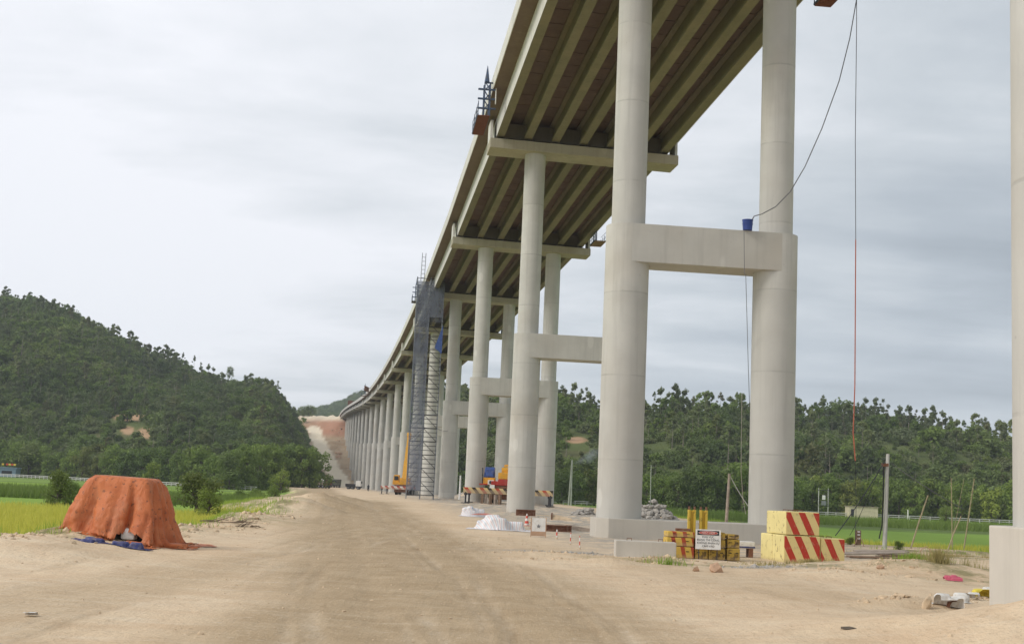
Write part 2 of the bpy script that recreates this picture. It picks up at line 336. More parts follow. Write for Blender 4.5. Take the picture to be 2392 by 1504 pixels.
# ------------------------------------------------------------------ the lie of the land
def flat(px, py, z=0.0):
    d = ray(px, py); return (CAM+d*((z-CAM_Z)/d[2]))[:2]
def axis_x(Y): return 4.99218944e-08*Y**3-9.23719148e-05*Y**2-9.66521163e-02*Y+12.3883036
def axis_s(Y): return 3*4.99218944e-08*Y**2-2*9.23719148e-05*Y-9.66521163e-02
# outline of the bare site in plan; outside it lie the paddies
bl = [tuple(flat(*p)) for p in ((0, 1282), (150, 1266), (300, 1256), (430, 1238), (540, 1216), (660, 1193))]
edge_l = [(-60, 6), (-30, 22)]+bl+[(-21, 100), (-26, 150), (-36, 230), (-52, 320), (-75, 430), (-100, 560), (-150, 700)]
br_ = [tuple(flat(*p)) for p in ((2330, 1290), (2060, 1284), (1960, 1266), (1850, 1240), (1760, 1229))]
edge_r = [(70, 40), (45, 60)]+br_+[(axis_x(Y)+17+0.01*Y, Y) for Y in (112, 140, 190, 260, 340, 430, 560, 700)]
_el = np.array(edge_l); _er = np.array(edge_r)
def edge_dist(P, X, Y):
    """signed offset in x from a polyline given as x(y)"""
    o = np.argsort(P[:, 1]); return X-np.interp(Y, P[o, 1], P[o, 0])
CUTY = [540, 590, 625, 660, 697, 737, 777, 830, 866, 884, 902, 1100]
CUTZ = [-2.4, -2.0, -0.4, 2.3, 5.8, 12.6, 19.5, 25.5, 28.0, 39.0, 45.0, 47.0]
TRAILP = [(-64, 520), (-70, 600), (-85, 660), (-100, 720), (-118, 790), (-130, 850)]
MOUNDS = []
def mound(px, py, h, r, rx=1.0): p = flat(px, py); MOUNDS.append((p[0], p[1], h, r, rx))
mound(738, 1190, 1.15, 4.0, 1.0); mound(780, 1176, 0.8, 5.0, 0.8); mound(700, 1197, 0.9, 3.0)
mound(1185, 1186, 0.45, 8.0, 1.3)
mound(1290, 1300, 0.16, 0.9, 3.0); mound(1425, 1316, 0.20, 0.7, 2.6); mound(1180, 1262, 0.15, 1.0, 2.5); mound(1560, 1312, 0.14, 0.6, 2.2); mound(1980, 1352, 0.18, 0.8, 3.0)
mound(60, 1290, 0.35, 2.2, 1.6); mound(150, 1268, 0.30, 1.8, 1.3); mound(-20, 1302, 0.3, 2.2, 1.5)
mound(2040, 1335, 0.28, 2.6, 1.5); mound(2110, 1415, 0.24, 0.9, 1.6); mound(2200, 1345, 0.30, 2.2, 1.6); mound(1950, 1345, 0.14, 2.4, 1.8)
mound(1370, 1222, 0.6, 2.4, 1.5); mound(1560, 1222, 0.4, 2.2, 1.4); mound(1095, 1160, 1.3, 3.5); mound(470, 1228, 0.30, 2.2, 1.8); mound(540, 1212, 0.35, 2.6, 1.5)
MOUNDS.append((11.4, 21.6, 1.05, 4.2, 1.3))
for Yp in (104.5, 144.24, 183.96, 223.6):
    for u in (0, 7.8): MOUNDS.append((axis_x(Yp)+u, Yp-0.3, 0.30, 2.6, 1.1))
def in_cut(X, Y):     # where the bare cut by the far abutment lies
    return sstep(-215, -185, X)*(1-sstep(-50, -20, X))*sstep(560, 600, Y)
def gz(X, Y, detail=True):
    X = np.asarray(X, float); Y = np.asarray(Y, float)
    z = np.interp(Y, [0, 150, 340, 560, 2000], [0, 0, -0.7, -1.5, -1.5])
    dl = -edge_dist(_el, X, Y); dr = edge_dist(_er, X, Y)
    wob = fbm(X*0.23, Y*0.23, 3)*2.4
    out = np.maximum(sstep(-0.4, 2.6, dl+wob), sstep(-0.4, 2.6, dr+wob))*np.where(Y > 640, 0, 1)
    z = z-out*1.0
    zz = np.interp(Y+0.05*(X+110)+fbm(X*0.03, Y*0.03, 3)*26, CUTY, CUTZ)+sstep(-140, -230, X)*14*sstep(640, 800, Y)
    c = in_cut(X, Y); z = z*(1-c)+zz*c
    for mx, my, h, r, rx in MOUNDS:
        q = ((X-mx)/(r*rx))**2+((Y-my)/r)**2; z = z+h*np.exp(-q*1.6)*(1+0.5*fbm(X*0.9, Y*0.9, 4))
    if detail:
        site = 1-out
        z = z+site*(0.10*fbm(X*0.22, Y*0.22, 3)+0.045*fbm(X*1.3, Y*1.3, 3))
        rr = road_mask(X, Y)[1]
        z = z-0.05*rr*site
        ed = np.exp(-((np.minimum(dl, 0)+1.0)/1.6)**2)*(dl < 2)*(0.25+0.75*(1-sstep(46, 56, Y)))*(Y < 120)          # dozed spoil along the edge of the paddy
        z = z+ed*(0.22+0.6*np.maximum(fbm(X*0.75, Y*0.75, 4), -0.2))
        z = z+c*(5.0*fbm(X*0.07, Y*0.07, 4)+3.0*fbm(X*0.25, Y*0.25, 4))*(1-0.8*np.exp(-(seg_dist(TRAILP, X, Y)/6)**2))
    return z
ROAD = [flat(*p) for p in ((1120, 1700), (1080, 1504), (1000, 1400), (940, 1320), (880, 1250), (850, 1200), (842, 1170))]+[(-21.5, 150), (-33, 230), (-47, 330), (-66, 450), (-88, 560)]
ROADB = [flat(*p) for p in ((-500, 1560), (0, 1425), (350, 1360), (700, 1290), (880, 1240))]
ROADC = [flat(*p) for p in ((2900, 1560), (2200, 1440), (1700, 1350), (1250, 1280), (960, 1230))]
ROADD = [flat(*p) for p in ((1500, 1700), (1330, 1480), (1180, 1340), (1000, 1240), (880, 1185))]
def seg_dist(P, X, Y):
    best = np.full(X.shape, 1e9)
    for (ax, ay), (bx, by) in zip(P[:-1], P[1:]):
        t = np.clip(((X-ax)*(bx-ax)+(Y-ay)*(by-ay))/((bx-ax)**2+(by-ay)**2), 0, 1)
        best = np.minimum(best, np.hypot(X-ax-t*(bx-ax), Y-ay-t*(by-ay)))
    return best
def road_mask(X, Y):
    w = fbm(X*0.35, Y*0.12, 3)*2.2
    d = seg_dist(ROAD, X, Y); m = 1-sstep(2.2, 5.0, d+w)
    b = np.maximum(1-sstep(0.6, 2.6, seg_dist(ROADB, X, Y)+w), 0.6*(1-sstep(0.6, 2.4, seg_dist(ROADC, X, Y)+w)))
    ruts = np.exp(-((d-1.1)/0.35)**2)+np.exp(-((d-2.4)/0.3)**2)*0.6
    return np.maximum(m, 0.55*b), 0.5*ruts*(Y < 300)
def sgn_dist(P, X, Y):
    best = np.full(X.shape, 1e9); sg = np.ones(X.shape)
    for (ax, ay), (bx, by) in zip(P[:-1], P[1:]):
        t = np.clip(((X-ax)*(bx-ax)+(Y-ay)*(by-ay))/((bx-ax)**2+(by-ay)**2), 0, 1); d = np.hypot(X-ax-t*(bx-ax), Y-ay-t*(by-ay))
        k = d < best; best = np.where(k, d, best); sg = np.where(k, np.sign((bx-ax)*(Y-ay)-(by-ay)*(X-ax)), sg)
    return best*sg
def tracks(X, Y):
    tot = np.zeros(X.shape)
    for q, (P, offs) in enumerate(((ROAD, (-2.7, -1.0, 0.4, 2.1, 3.3)), (ROADB, (-1.6, 0.2, 1.4, 3.0)), (ROADC, (-2.4, -0.7, 0.9, 2.6)), (ROADD, (-0.9, 0.9)))):
        d = sgn_dist(P, X, Y)+0.5*fbm(X*0.25+q*9, Y*0.08, 2)
        for k, o in enumerate(offs):
            vis = sstep(-0.12, 0.12, fbm(X*0.10+k*5+q, Y*0.10, 2)+0.03)
            tot = np.maximum(tot, vis*np.exp(-((d-o)/0.17)**2)); tot = np.maximum(tot, vis*np.exp(-((d-o-0.42)/0.12)**2)*0.7)
    return tot*(Y < 140)
def g1(x, y): return float(gz(np.array([x]), np.array([y]))[0])
def on_ground(px, py, z0=0.0):
    z = z0
    for _ in range(5):
        x, y = flat(px, py, z); z = 0.3*z+0.7*g1(x, y)
    return np.array([x, y, g1(x, y)])

def grid_mesh(name, X, Y, Z, attrs, mat):
    r, c = X.shape; me = bpy.data.meshes.new(name)
    co = np.stack([X, Y, Z], -1).reshape(-1, 3).astype(np.float32)
    i = np.arange(r*c).reshape(r, c)
    q = np.stack([i[:-1, :-1], i[:-1, 1:], i[1:, 1:], i[1:, :-1]], -1).reshape(-1, 4)
    me.vertices.add(len(co)); me.vertices.foreach_set('co', co.ravel())
    me.loops.add(q.size); me.loops.foreach_set('vertex_index', q.ravel().astype(np.int32))
    me.polygons.add(len(q)); me.polygons.foreach_set('loop_start', (np.arange(len(q))*4).astype(np.int32))
    me.polygons.foreach_set('use_smooth', np.ones(len(q), bool))
    me.update(calc_edges=True); me.validate()
    for k, a in attrs.items():
        at_ = me.attributes.new(k, 'FLOAT', 'POINT'); at_.data.foreach_set('value', np.asarray(a, np.float32).ravel())
    me.materials.append(MATS[mat]); return me

# ground material -----------------------------------------------------------------
m, n = new_mat('ground'); v = n('ShaderNodeTexCoord').outputs['Object']
A = lambda k: n('ShaderNodeAttribute', attribute_name=k).outputs['Fac']
big = n.noise(v, 0.12, 5, 0.6); mid = n.noise(v, 0.9, 6, 0.6); fine = n.noise(v, 7.0, 6, 0.65); grit = n.noise(v, 40.0, 3, 0.6)
strk = n.noise(n.map(v, (1.5, 0.16, 1), rot=(0, 0, R(-4))), 1.0, 6, 0.62)
strk2 = n.noise(n.map(v, (0.35, 2.6, 1), rot=(0, 0, R(8))), 1.0, 6, 0.65)
sand = n.mix(n.ramp(big, [(0.3, 0.0), (0.7, 1.0)]), (0.65, 0.485, 0.315), (0.75, 0.605, 0.43))
sand = n.mix(n.math('MULTIPLY', n.ramp(mid, [(0.42, 0.0), (0.70, 1.0)]), 0.45), sand, (0.54, 0.36, 0.22))
sand = n.mix(n.math('MULTIPLY', n.ramp(strk2, [(0.50, 0.0), (0.72, 1.0)]), 0.55), sand, (0.72, 0.61, 0.46))
brown = n.mix(n.ramp(strk, [(0.30, 0.0), (0.70, 1.0)]), (0.325, 0.235, 0.135), (0.45, 0.335, 0.21))
brown = n.mix(n.math('MULTIPLY', n.ramp(strk2, [(0.52, 0.0), (0.75, 1.0)]), 0.5), brown, (0.57, 0.46, 0.32))
rm = n.math('MULTIPLY', A('road'), n.ramp(n.math('ADD', n.math('MULTIPLY', mid, 0.5), n.math('MULTIPLY', strk, 0.5)), [(0.30, 0.55), (0.60, 1.0)]))
site = n.mix(rm, sand, brown)
site = n.mix(n.math('MULTIPLY', n.ramp(fine, [(0.56, 0.0), (0.74, 1.0)]), 0.45), site, (0.24, 0.165, 0.095))
site = n.mix(n.math('MULTIPLY', n.ramp(n.noise(v, 3.1, 6, 0.7), [(0.60, 0.0), (0.72, 1.0)]), 0.5), site, (0.66, 0.56, 0.44))
trk = n.math('MULTIPLY', A('track'), n.ramp(n.noise(v, 2.2, 5, 0.7), [(0.35, 0.15), (0.6, 1.0)]))
site = n.mix(n.math('MULTIPLY', trk, 0.40), site, n.mix(n.ramp(strk, [(0.4, 0.0), (0.6, 1.0)]), (0.30, 0.21, 0.125), (0.66, 0.56, 0.43)))
damp = n.ramp(n.noise(n.map(v, (0.5, 0.35, 1), (4, 2, 0)), 0.5, 5, 0.6), [(0.60, 0.0), (0.72, 1.0)])
site = n.mix(n.math('MULTIPLY', damp, 0.30), site, (0.33, 0.25, 0.155))
spk = n.ramp(n.noise(v, 19.0, 4, 0.7), [(0.58, 0.0), (0.66, 1.0)])
site = n.mix(n.math('MULTIPLY', n.ramp(n.noise(n.map(v, (1, 1, 1), (9, 3, 0)), 15.0, 4, 0.7), [(0.60, 0.0), (0.68, 1.0)]), 0.6), site, (0.74, 0.64, 0.50))
site = n.mix(n.math('MULTIPLY', spk, 0.45), site, (0.20, 0.15, 0.10))
grav = n.mix(n.ramp(fine, [(0.35, 0.0), (0.65, 1.0)]), (0.24, 0.215, 0.18), (0.50, 0.46, 0.40))
site = n.mix(n.math('MULTIPLY', A('gravel'), n.ramp(mid, [(0.36, 0.0), (0.54, 1.0)])), site, grav)
gr = n.mix(n.ramp(fine, [(0.35, 0.0), (0.65, 1.0)]), (0.115, 0.125, 0.045), (0.30, 0.265, 0.125))
site = n.mix(n.math('MULTIPLY', A('weeds'), n.ramp(n.noise(v, 0.8, 6, 0.7), [(0.42, 0.0), (0.58, 1.0)])), site, gr)
# paddies: bands of ripe, growing and fallow rice divided by grassy bunds
yy = n('ShaderNodeSeparateXYZ', {0: v}).outputs[1]
t = n.math('DIVIDE', n.math('ADD', yy, n.math('MULTIPLY', n.math('SUBTRACT', big, 0.5), 30.0)), 420.0)
pad = n.ramp(t, [(0.10, (0.46, 0.45, 0.075)), (0.21, (0.42, 0.44, 0.075)), (0.25, (0.24, 0.37, 0.055)), (0.36, (0.21, 0.34, 0.055)), (0.385, (0.085, 0.13, 0.035)), (0.44, (0.085, 0.13, 0.035)), (0.47, (0.25, 0.40, 0.055)), (0.62, (0.27, 0.41, 0.06)), (0.66, (0.11, 0.17, 0.04)), (0.70, (0.20, 0.31, 0.05)), (0.95, (0.14, 0.20, 0.05))])
pad = n.mix(n.math('MULTIPLY', n.ramp(n.noise(n.map(v, (0.25, 1.6, 1)), 1.0, 6, 0.65), [(0.40, 0.0), (0.66, 1.0)]), 0.40), pad, (0.10, 0.155, 0.03))
pad = n.mix(n.math('MULTIPLY', n.ramp(fine, [(0.45, 0.0), (0.75, 1.0)]), 0.25), pad, (0.40, 0.40, 0.10))
col = n.mix(A('field'), site, pad)
cutc = n.mix(n.ramp(n.noise(v, 0.06, 5), [(0.35, 0.0), (0.65, 1.0)]), (0.47, 0.36, 0.24), (0.38, 0.265, 0.165))
cutc = n.mix(n.math('MULTIPLY', n.ramp(n.noise(v, 0.25, 6, 0.7), [(0.45, 0.0), (0.7, 1.0)]), 0.6), cutc, (0.33, 0.25, 0.17))
cutc = n.mix(n.math('MULTIPLY', A('cutface'), 0.85), cutc, n.mix(n.noise(v, 0.3, 5), (0.50, 0.22, 0.12), (0.36, 0.20, 0.14)))
cutc = n.mix(A('trail'), cutc, (0.76, 0.66, 0.50))
col = n.mix(A('cut'), col, cutc)
hgt = n.math('ADD', n.math('ADD', n.math('MULTIPLY', fine, 0.6), n.math('MULTIPLY', grit, 0.15)), n.math('ADD', n.math('MULTIPLY', strk, 0.9), n.math('MULTIPLY', strk2, 0.5)))
finish(n, col, 0.95, hgt, 0.75, 0.09, 0, 0.15)

rows = np.concatenate([np.geomspace(6, 560, 410), np.linspace(562, 910, 150), np.geomspace(916, 1500, 30)]); th = np.concatenate([np.linspace(R(-85), R(-33), 40), np.linspace(R(-32.8), R(32.8), 540), np.linspace(R(33), R(85), 40)])
RR, TH = np.meshgrid(rows, th, indexing='ij'); GX = RR*np.sin(TH); GY = RR*np.cos(TH); GZ = gz(GX, GY)
dl = -edge_dist(_el, GX, GY); dr = edge_dist(_er, GX, GY); wob = fbm(GX*0.23, GY*0.23, 3)*2.4
fieldm = np.maximum(sstep(0.2, 1.8, dl+wob), sstep(0.2, 1.8, dr+wob))*(GY < 640)
under = 1-sstep(5, 11, np.abs(GX-axis_x(GY)-3.9))
gravel = np.maximum(under*sstep(52, 60, GY)*0.95, 0.65*(1-sstep(5, 9, np.abs(GX-axis_x(GY)-3.0)))*sstep(44, 52, GY))
p = flat(1330, 1290); gravel = np.maximum(gravel, np.exp(-(((GX-p[0])/2.4)**2+((GY-p[1])/1.2)**2)))
p = flat(1780, 1330); gravel = np.maximum(gravel, np.exp(-(((GX-p[0])/1.6)**2+((GY-p[1])/1.0)**2)))
weeds = np.zeros_like(GX)
for px, py, rx, ry in ((1900, 1330, 4.0, 1.6), (1620, 1318, 3.0, 1.2), (2150, 1330, 3.5, 3.0), (2290, 1350, 3.0, 4.0), (2230, 1300, 7.0, 3.0), (800, 1165, 4.0, 5.0), (450, 1215, 4.0, 5.0)):
    p = flat(px, py); weeds = np.maximum(weeds, np.exp(-(((GX-p[0])/rx)**2+((GY-p[1])/ry)**2)))
weeds = np.maximum(weeds, np.exp(-(np.minimum(np.abs(dl+0.3), np.abs(dr+0.6))/1.3)**2)*0.9)
slope = np.hypot(*np.gradient(GZ)[::1])
cutm = in_cut(GX, GY)
TRAIL = []
for px, py in ((770, 1148), (795, 1130), (790, 1112), (768, 1090), (760, 1065), (748, 1035), (738, 1012), (732, 1003)):
    d = ray(px, py)
    Ys = np.arange(380, 1050, 2.0); Qs = CAM+d*Ys[:, None]; q = Qs[np.argmax(Qs[:, 2] < gz(Qs[:, 0], Qs[:, 1], False))]
    TRAIL.append(q[:2])
trail = (1-sstep(4.0, 5.4, seg_dist(TRAIL, GX, GY)+fbm(GX*.1, GY*.1, 3)*2))*(GY > 380)
plat = sstep(40, 44, GZ)*cutm
trail = np.maximum(trail, plat*0.8)
cutface = sstep(28.5, 32, GZ)*(1-sstep(42, 45, GZ))*cutm*sstep(-150, -122, GX)
TRK = tracks(GX, GY)*(1-fieldm)
GZ = GZ-0.018*TRK+0.012*np.roll(TRK, 2, 1)*(1-TRK)
gme = grid_mesh('ground', GX, GY, GZ, dict(track=TRK, road=road_mask(GX, GY)[0], field=fieldm, gravel=gravel, weeds=weeds, cut=np.maximum(cutm, 0), trail=trail, cutface=cutface), 'ground')
ground = link('ground', gme); ground['kind'] = 'structure'

# ------------------------------------------------------------------ hills
m, n = new_mat('hillside'); v = n('ShaderNodeTexCoord').outputs['Object']
c = n.mix(n.ramp(n.noise(v, 0.03, 5), [(0.35, 0.0), (0.65, 1.0)]), (0.075, 0.105, 0.036), (0.150, 0.180, 0.060)); c = n.mix(n.math('MULTIPLY', n.noise(v, 0.5, 5), 0.5), c, (0.09, 0.10, 0.04))
c = n.mix(n('ShaderNodeAttribute', attribute_name='bare').outputs['Fac'], c, n.mix(n.noise(v, 0.2, 4), (0.46, 0.26, 0.15), (0.50, 0.36, 0.22)))
c = n.mix(n('ShaderNodeAttribute', attribute_name='meadow').outputs['Fac'], c, n.mix(n.noise(v, 0.1, 4), (0.085, 0.10, 0.04), (0.16, 0.15, 0.07)))
finish(n, c, 1.0, n.noise(v, 0.6, 6, 0.7), 0.8, 1.0, 0, 0.1)
def hill(name, ridge, dist_r, dist_b, tree_h, bare=(), meadow=(), back=0.5, nc=240, nr=110):
    """ridge: skyline as (px, py); dist_r, dist_b: distance of crest and foot as (px, m)"""
    px = np.linspace(ridge[0][0], ridge[-1][0], nc); ry = np.interp(px, *zip(*ridge)); D = np.interp(px, *zip(*dist_r)); B = np.interp(px, *zip(*dist_b))
    t = np.concatenate([np.linspace(0, 1, nr), 1+np.linspace(0.02, back, 16)])
    X = np.zeros((len(t), nc)); Y = X.copy(); Z = X.copy()
    for j in range(nc):
        d = ray(px[j], ry[j]); top = CAM_Z+d[2]*D[j]-tree_h; z0 = -2.6
        yy = B[j]+(D[j]-B[j])*t; dd = ray(px[j], 1125)
        X[:, j] = dd[0]*yy; Y[:, j] = yy
        s = np.where(t <= 1, np.sin(np.clip(t, 0, 1)*math.pi/2)**1.15, 1-(np.maximum(t, 1)-1)**2*1.6)
        Z[:, j] = z0+(top-z0)*s
    Z += fbm(X*0.012+3, Y*0.012, 4)*np.clip(Z+2, 0, 30)*0.55*np.sin(np.clip(np.tile(t[:, None], (1, nc)), 0, 1)*math.pi)
    bm_ = np.zeros_like(X); md = np.zeros_like(X)
    V = np.stack([X, Y, Z-CAM_Z], -1); w = V@cF; PX = W_PX/2+F_PX*(V@cI)/w; PY = H_PX/2-F_PX*(V@cJ)/w
    cl_ = np.zeros_like(X)
    for bx, by, rx, ry_ in tuple(bare)+tuple(meadow): cl_ = np.maximum(cl_, (np.hypot((PX-bx)/(rx+3), (PY-by-ry_*0.5-8)/(ry_*1.3+14)) < 1).astype(float)*(0.96 if (bx, by, rx, ry_) in bare else 0.35))
    for bx, by, rx, ry_ in bare: bm_ = np.maximum(bm_, sstep(1.25, 0.8, np.hypot((PX-bx)/rx, (PY-by)/ry_)+0.7*fbm(X*0.05, Y*0.05, 3)))
    for bx, by, rx, ry_ in meadow: md = np.maximum(md, sstep(1.25, 0.8, np.hypot((PX-bx)/rx, (PY-by)/ry_)+0.6*fbm(X*0.05, Y*0.05, 3)))
    o = link(name, grid_mesh(name, X, Y, Z, dict(bare=bm_, meadow=md), 'hillside')); o['kind'] = 'structure'
    return dict(o=o, X=X, Y=Y, Z=Z, bare=np.maximum(bm_, cl_), meadow=md, t=np.tile(t[:, None], (1, nc)))
left_hill = hill('hill_west', [(-700, 640), (-250, 670), (0, 700), (60, 710), (120, 730), (200, 768), (300, 815), (380, 842), (440, 868), (500, 885), (560, 892), (600, 902), (635, 926), (662, 952), (684, 982), (700, 1015), (716, 1060), (738, 1122)],
    [(-700, 800), (0, 850), (400, 820), (600, 800), (670, 840), (700, 810), (738, 720)], [(-700, 420), (0, 450), (400, 380), (600, 345), (640, 400), (690, 500), (738, 640)], 7.0,
    bare=[(345, 1012, 26, 13), (298, 1006, 15, 9), (690, 950, 14, 6), (300, 974, 40, 7)], meadow=[(560, 890, 60, 7), (250, 1018, 50, 8)])
right_hill = hill('hill_east', [(770, 1010), (850, 985), (940, 950), (1000, 925), (1060, 912), (1110, 905), (1200, 905), (1290, 905), (1340, 915), (1420, 925), (1520, 925), (1600, 920), (1680, 925), (1760, 930), (1880, 940), (1960, 935), (2060, 945), (2150, 960), (2250, 982), (2370, 1000), (2600, 1010), (3100, 1030)],
    [(770, 1300), (900, 1000), (1060, 780), (1290, 560), (1700, 520), (2400, 520), (3100, 520)], [(770, 1000), (900, 700), (1060, 480), (1290, 370), (1700, 350), (2400, 352), (3100, 360)], 9.0,
    bare=[(1345, 1028, 24, 8)], meadow=[(1340, 1060, 60, 8), (1130, 935, 40, 10)])
far_hill = hill('hill_north', [(560, 968), (690, 962), (750, 952), (790, 938), (820, 922), (860, 915), (920, 912), (1000, 925), (1100, 950)],
    [(560, 1900), (1100, 1900)], [(560, 1300), (1100, 1300)], 6.0, nc=80, nr=40)
for h_ in (left_hill, right_hill, far_hill): pass

# ------------------------------------------------------------------ trees
def crown_mesh(name, clumps, nleaf, size, leafmat, seed, trunk=None, barkmat='bark', flat_=0.8):
    r = np.random.default_rng(seed); vs = []; fs = []; var = []; mi = []
    for (cx, cy, cz, rx, rz) in clumps:
        k = int(nleaf*(rx**2*rz)**0.5/ (sum((c[3]**2*c[4])**0.5 for c in clumps)) )+4
        cvv = r.random()
        for _ in range(k):
            d = r.normal(size=3); d /= np.linalg.norm(d); q = r.random()**0.45
            p = np.array([cx, cy, cz])+d*q*np.array([rx, rx, rz])
            nrm = d*0.8+r.normal(size=3)*0.55+np.array([0, 0, 0.5]); nrm /= np.linalg.norm(nrm)
            a = np.cross(nrm, r.normal(size=3)); a /= np.linalg.norm(a); b = np.cross(nrm, a); s = size*(0.6+0.8*r.random())
            o = len(vs); vs += [p-a*s, p-b*s*flat_*0.6, p+a*s, p+b*s*flat_*0.6+nrm*s*0.2]; fs.append((o, o+1, o+2, o+3)); mi.append(0)
            var += [float(np.clip(cvv*0.7+r.random()*0.45-0.05, 0, 1))]*4
    if trunk:
        mb = MB()
        for pts, r0, r1 in trunk: mb.tube(pts, r0, 5, r1)
        o = len(vs); vs += [np.array(p) for p in mb.v]; fs += [tuple(i+o for i in f) for f in mb.f]; mi += [1]*len(mb.f); var += [0.5]*len(mb.v)
    me = bpy.data.meshes.new(name); me.from_pydata([tuple(p) for p in vs], [], fs)
    me.materials.append(MATS[leafmat]); me.materials.append(MATS[barkmat]); me.polygons.foreach_set('material_index', mi)
    at_ = me.attributes.new('var', 'FLOAT', 'POINT'); at_.data.foreach_set('value', np.array(var, np.float32))
    return me
def tall_tree(seed, h=9.5, spread=1.9, lm='leaf_grey', nleaf=520, size=0.34, bare=0.42, split=True):
    r = random.Random(seed); tr = []; cl = []
    lean = (r.uniform(-.5, .5), r.uniform(-.5, .5)); P = lambda t: (lean[0]*t, lean[1]*t, h*t)
    tr.append(([(0, 0, -0.5), P(0.3), P(0.6), P(0.92)], 0.14, 0.03))
    for k in range(r.randint(7, 10)):
        t = r.uniform(bare, 0.97); a = r.uniform(0, 6.28); L = spread*(1.15-0.75*(t-bare)/(1-bare))*r.uniform(0.5, 1.0)
        p = P(t); e = (p[0]+L*math.cos(a), p[1]+L*math.sin(a), p[2]+L*0.5)
        tr.append(([p, e], 0.05, 0.02)); rr = r.uniform(0.55, 1.0)*spread*0.52; cl.append((*e, rr, rr*r.uniform(0.6, 1.0)))
    cl.append((*P(1.0), spread*0.42, spread*0.5))
    if split: return crown_mesh('crown', cl, nleaf, size, lm, seed), tube_mesh(tr, 'bark')
    return crown_mesh('hill_tree', cl, nleaf, size, lm, seed, tr)
def tube_mesh(tr, mat):
    mb = MB()
    for pts, r0, r1 in tr: mb.tube(pts, r0, 6, r1)
    return mb.mesh('trunk', mat, True)
def bushy_tree(seed, h=7.5, rad=3.2, lm='leaf_mid', nleaf=900, size=0.34, low=0.12, split=True, nc=16):
    r = random.Random(seed); tr = [([(0, 0, -0.5), (0.1, 0.1, h*0.3), (0.2, 0, h*0.6)], 0.2, 0.06)]; cl = []
    for k in range(nc):
        a = r.uniform(0, 6.28); t = r.uniform(low, 0.95); L = rad*math.sqrt(max(0.05, 1-abs(t-0.42)**1.6*2.0))*r.uniform(0.25, 0.85)
        e = (L*math.cos(a), L*math.sin(a), h*t); rr = r.uniform(0.26, 0.44)*rad; cl.append((*e, rr, rr*r.uniform(0.7, 1.2))); tr.append(([(0.1, 0.1, h*t*0.6), e], 0.06, 0.02))
    if split: return crown_mesh('crown', cl, nleaf, size, lm, seed), tube_mesh(tr, 'dark_bark')
    return crown_mesh('hill_bush', cl, nleaf, size, lm, seed, tr, 'dark_bark')

def scatter(name, pts, sc, proto_mesh, label, cat):
    me = bpy.data.meshes.new(name); me.from_pydata([tuple(p) for p in pts], [], [])
    a = me.attributes.new('sc', 'FLOAT', 'POINT'); a.data.foreach_set('value', np.asarray(sc, np.float32))
    a = me.attributes.new('rz', 'FLOAT', 'POINT'); a.data.foreach_set('value', (rng.random(len(pts))*6.28).astype(np.float32))
    o = link(name, me); proto = bpy.data.objects.new(name+'_source', proto_mesh)
    ng = bpy.data.node_groups.new(name, 'GeometryNodeTree'); ng.interface.new_socket('Geometry', in_out='INPUT', socket_type='NodeSocketGeometry'); ng.interface.new_socket('Geometry', in_out='OUTPUT', socket_type='NodeSocketGeometry')
    nn = N(ng); gi = nn('NodeGroupInput'); go = nn('NodeGroupOutput')
    oi = nn('GeometryNodeObjectInfo'); oi.inputs[0].default_value = proto; oi.inputs['As Instance'].default_value = True
    s1 = nn('GeometryNodeInputNamedAttribute', data_type='FLOAT'); s1.inputs[0].default_value = 'sc'
    s2 = nn('GeometryNodeInputNamedAttribute', data_type='FLOAT'); s2.inputs[0].default_value = 'rz'
    cx = nn('ShaderNodeCombineXYZ'); ng.links.new(s2.outputs[0], cx.inputs[2])
    mp = nn('GeometryNodeMeshToPoints'); ng.links.new(gi.outputs[0], mp.inputs[0])
    ip = nn('GeometryNodeInstanceOnPoints'); ng.links.new(mp.outputs[0], ip.inputs['Points']); ng.links.new(oi.outputs['Geometry'], ip.inputs['Instance'])
    ng.links.new(cx.outputs[0], ip.inputs['Rotation']); ng.links.new(s1.outputs[0], ip.inputs['Scale']); ng.links.new(ip.outputs[0], go.inputs[0])
    md = o.modifiers.new('scatter', 'NODES'); md.node_group = ng
    return stuff(o, label, cat)
def hill_points(h, count, tmax=1.06, avoid=True, tmin=0.0):
    X, Y, Z, t = h['X'], h['Y'], h['Z'], h['t']; r, c = X.shape
    # area-weighted pick of cells
    ex = np.hypot(np.diff(X[:-1], axis=1), np.diff(Y[:-1], axis=1)); ey = np.hypot(np.diff(X[:, :-1], axis=0), np.diff(Y[:, :-1], axis=0)); w = ex*ey*(t[:-1, :-1] < tmax)*(t[:-1, :-1] >= tmin)
    w = w.ravel()/w.sum(); k = rng.choice(len(w), count, p=w); i, j = np.divmod(k, c-1); u = rng.random(count); v_ = rng.random(count)
    def L(Q): return (Q[i, j]*(1-u)+Q[i, j+1]*u)*(1-v_)+(Q[i+1, j]*(1-u)+Q[i+1, j+1]*u)*v_
    P = np.stack([L(X), L(Y), L(Z)], -1)
    keep = (L(h['bare'])+(L(h['meadow'])*0.6 if avoid else 0)) < rng.random(count)
    return P[keep]

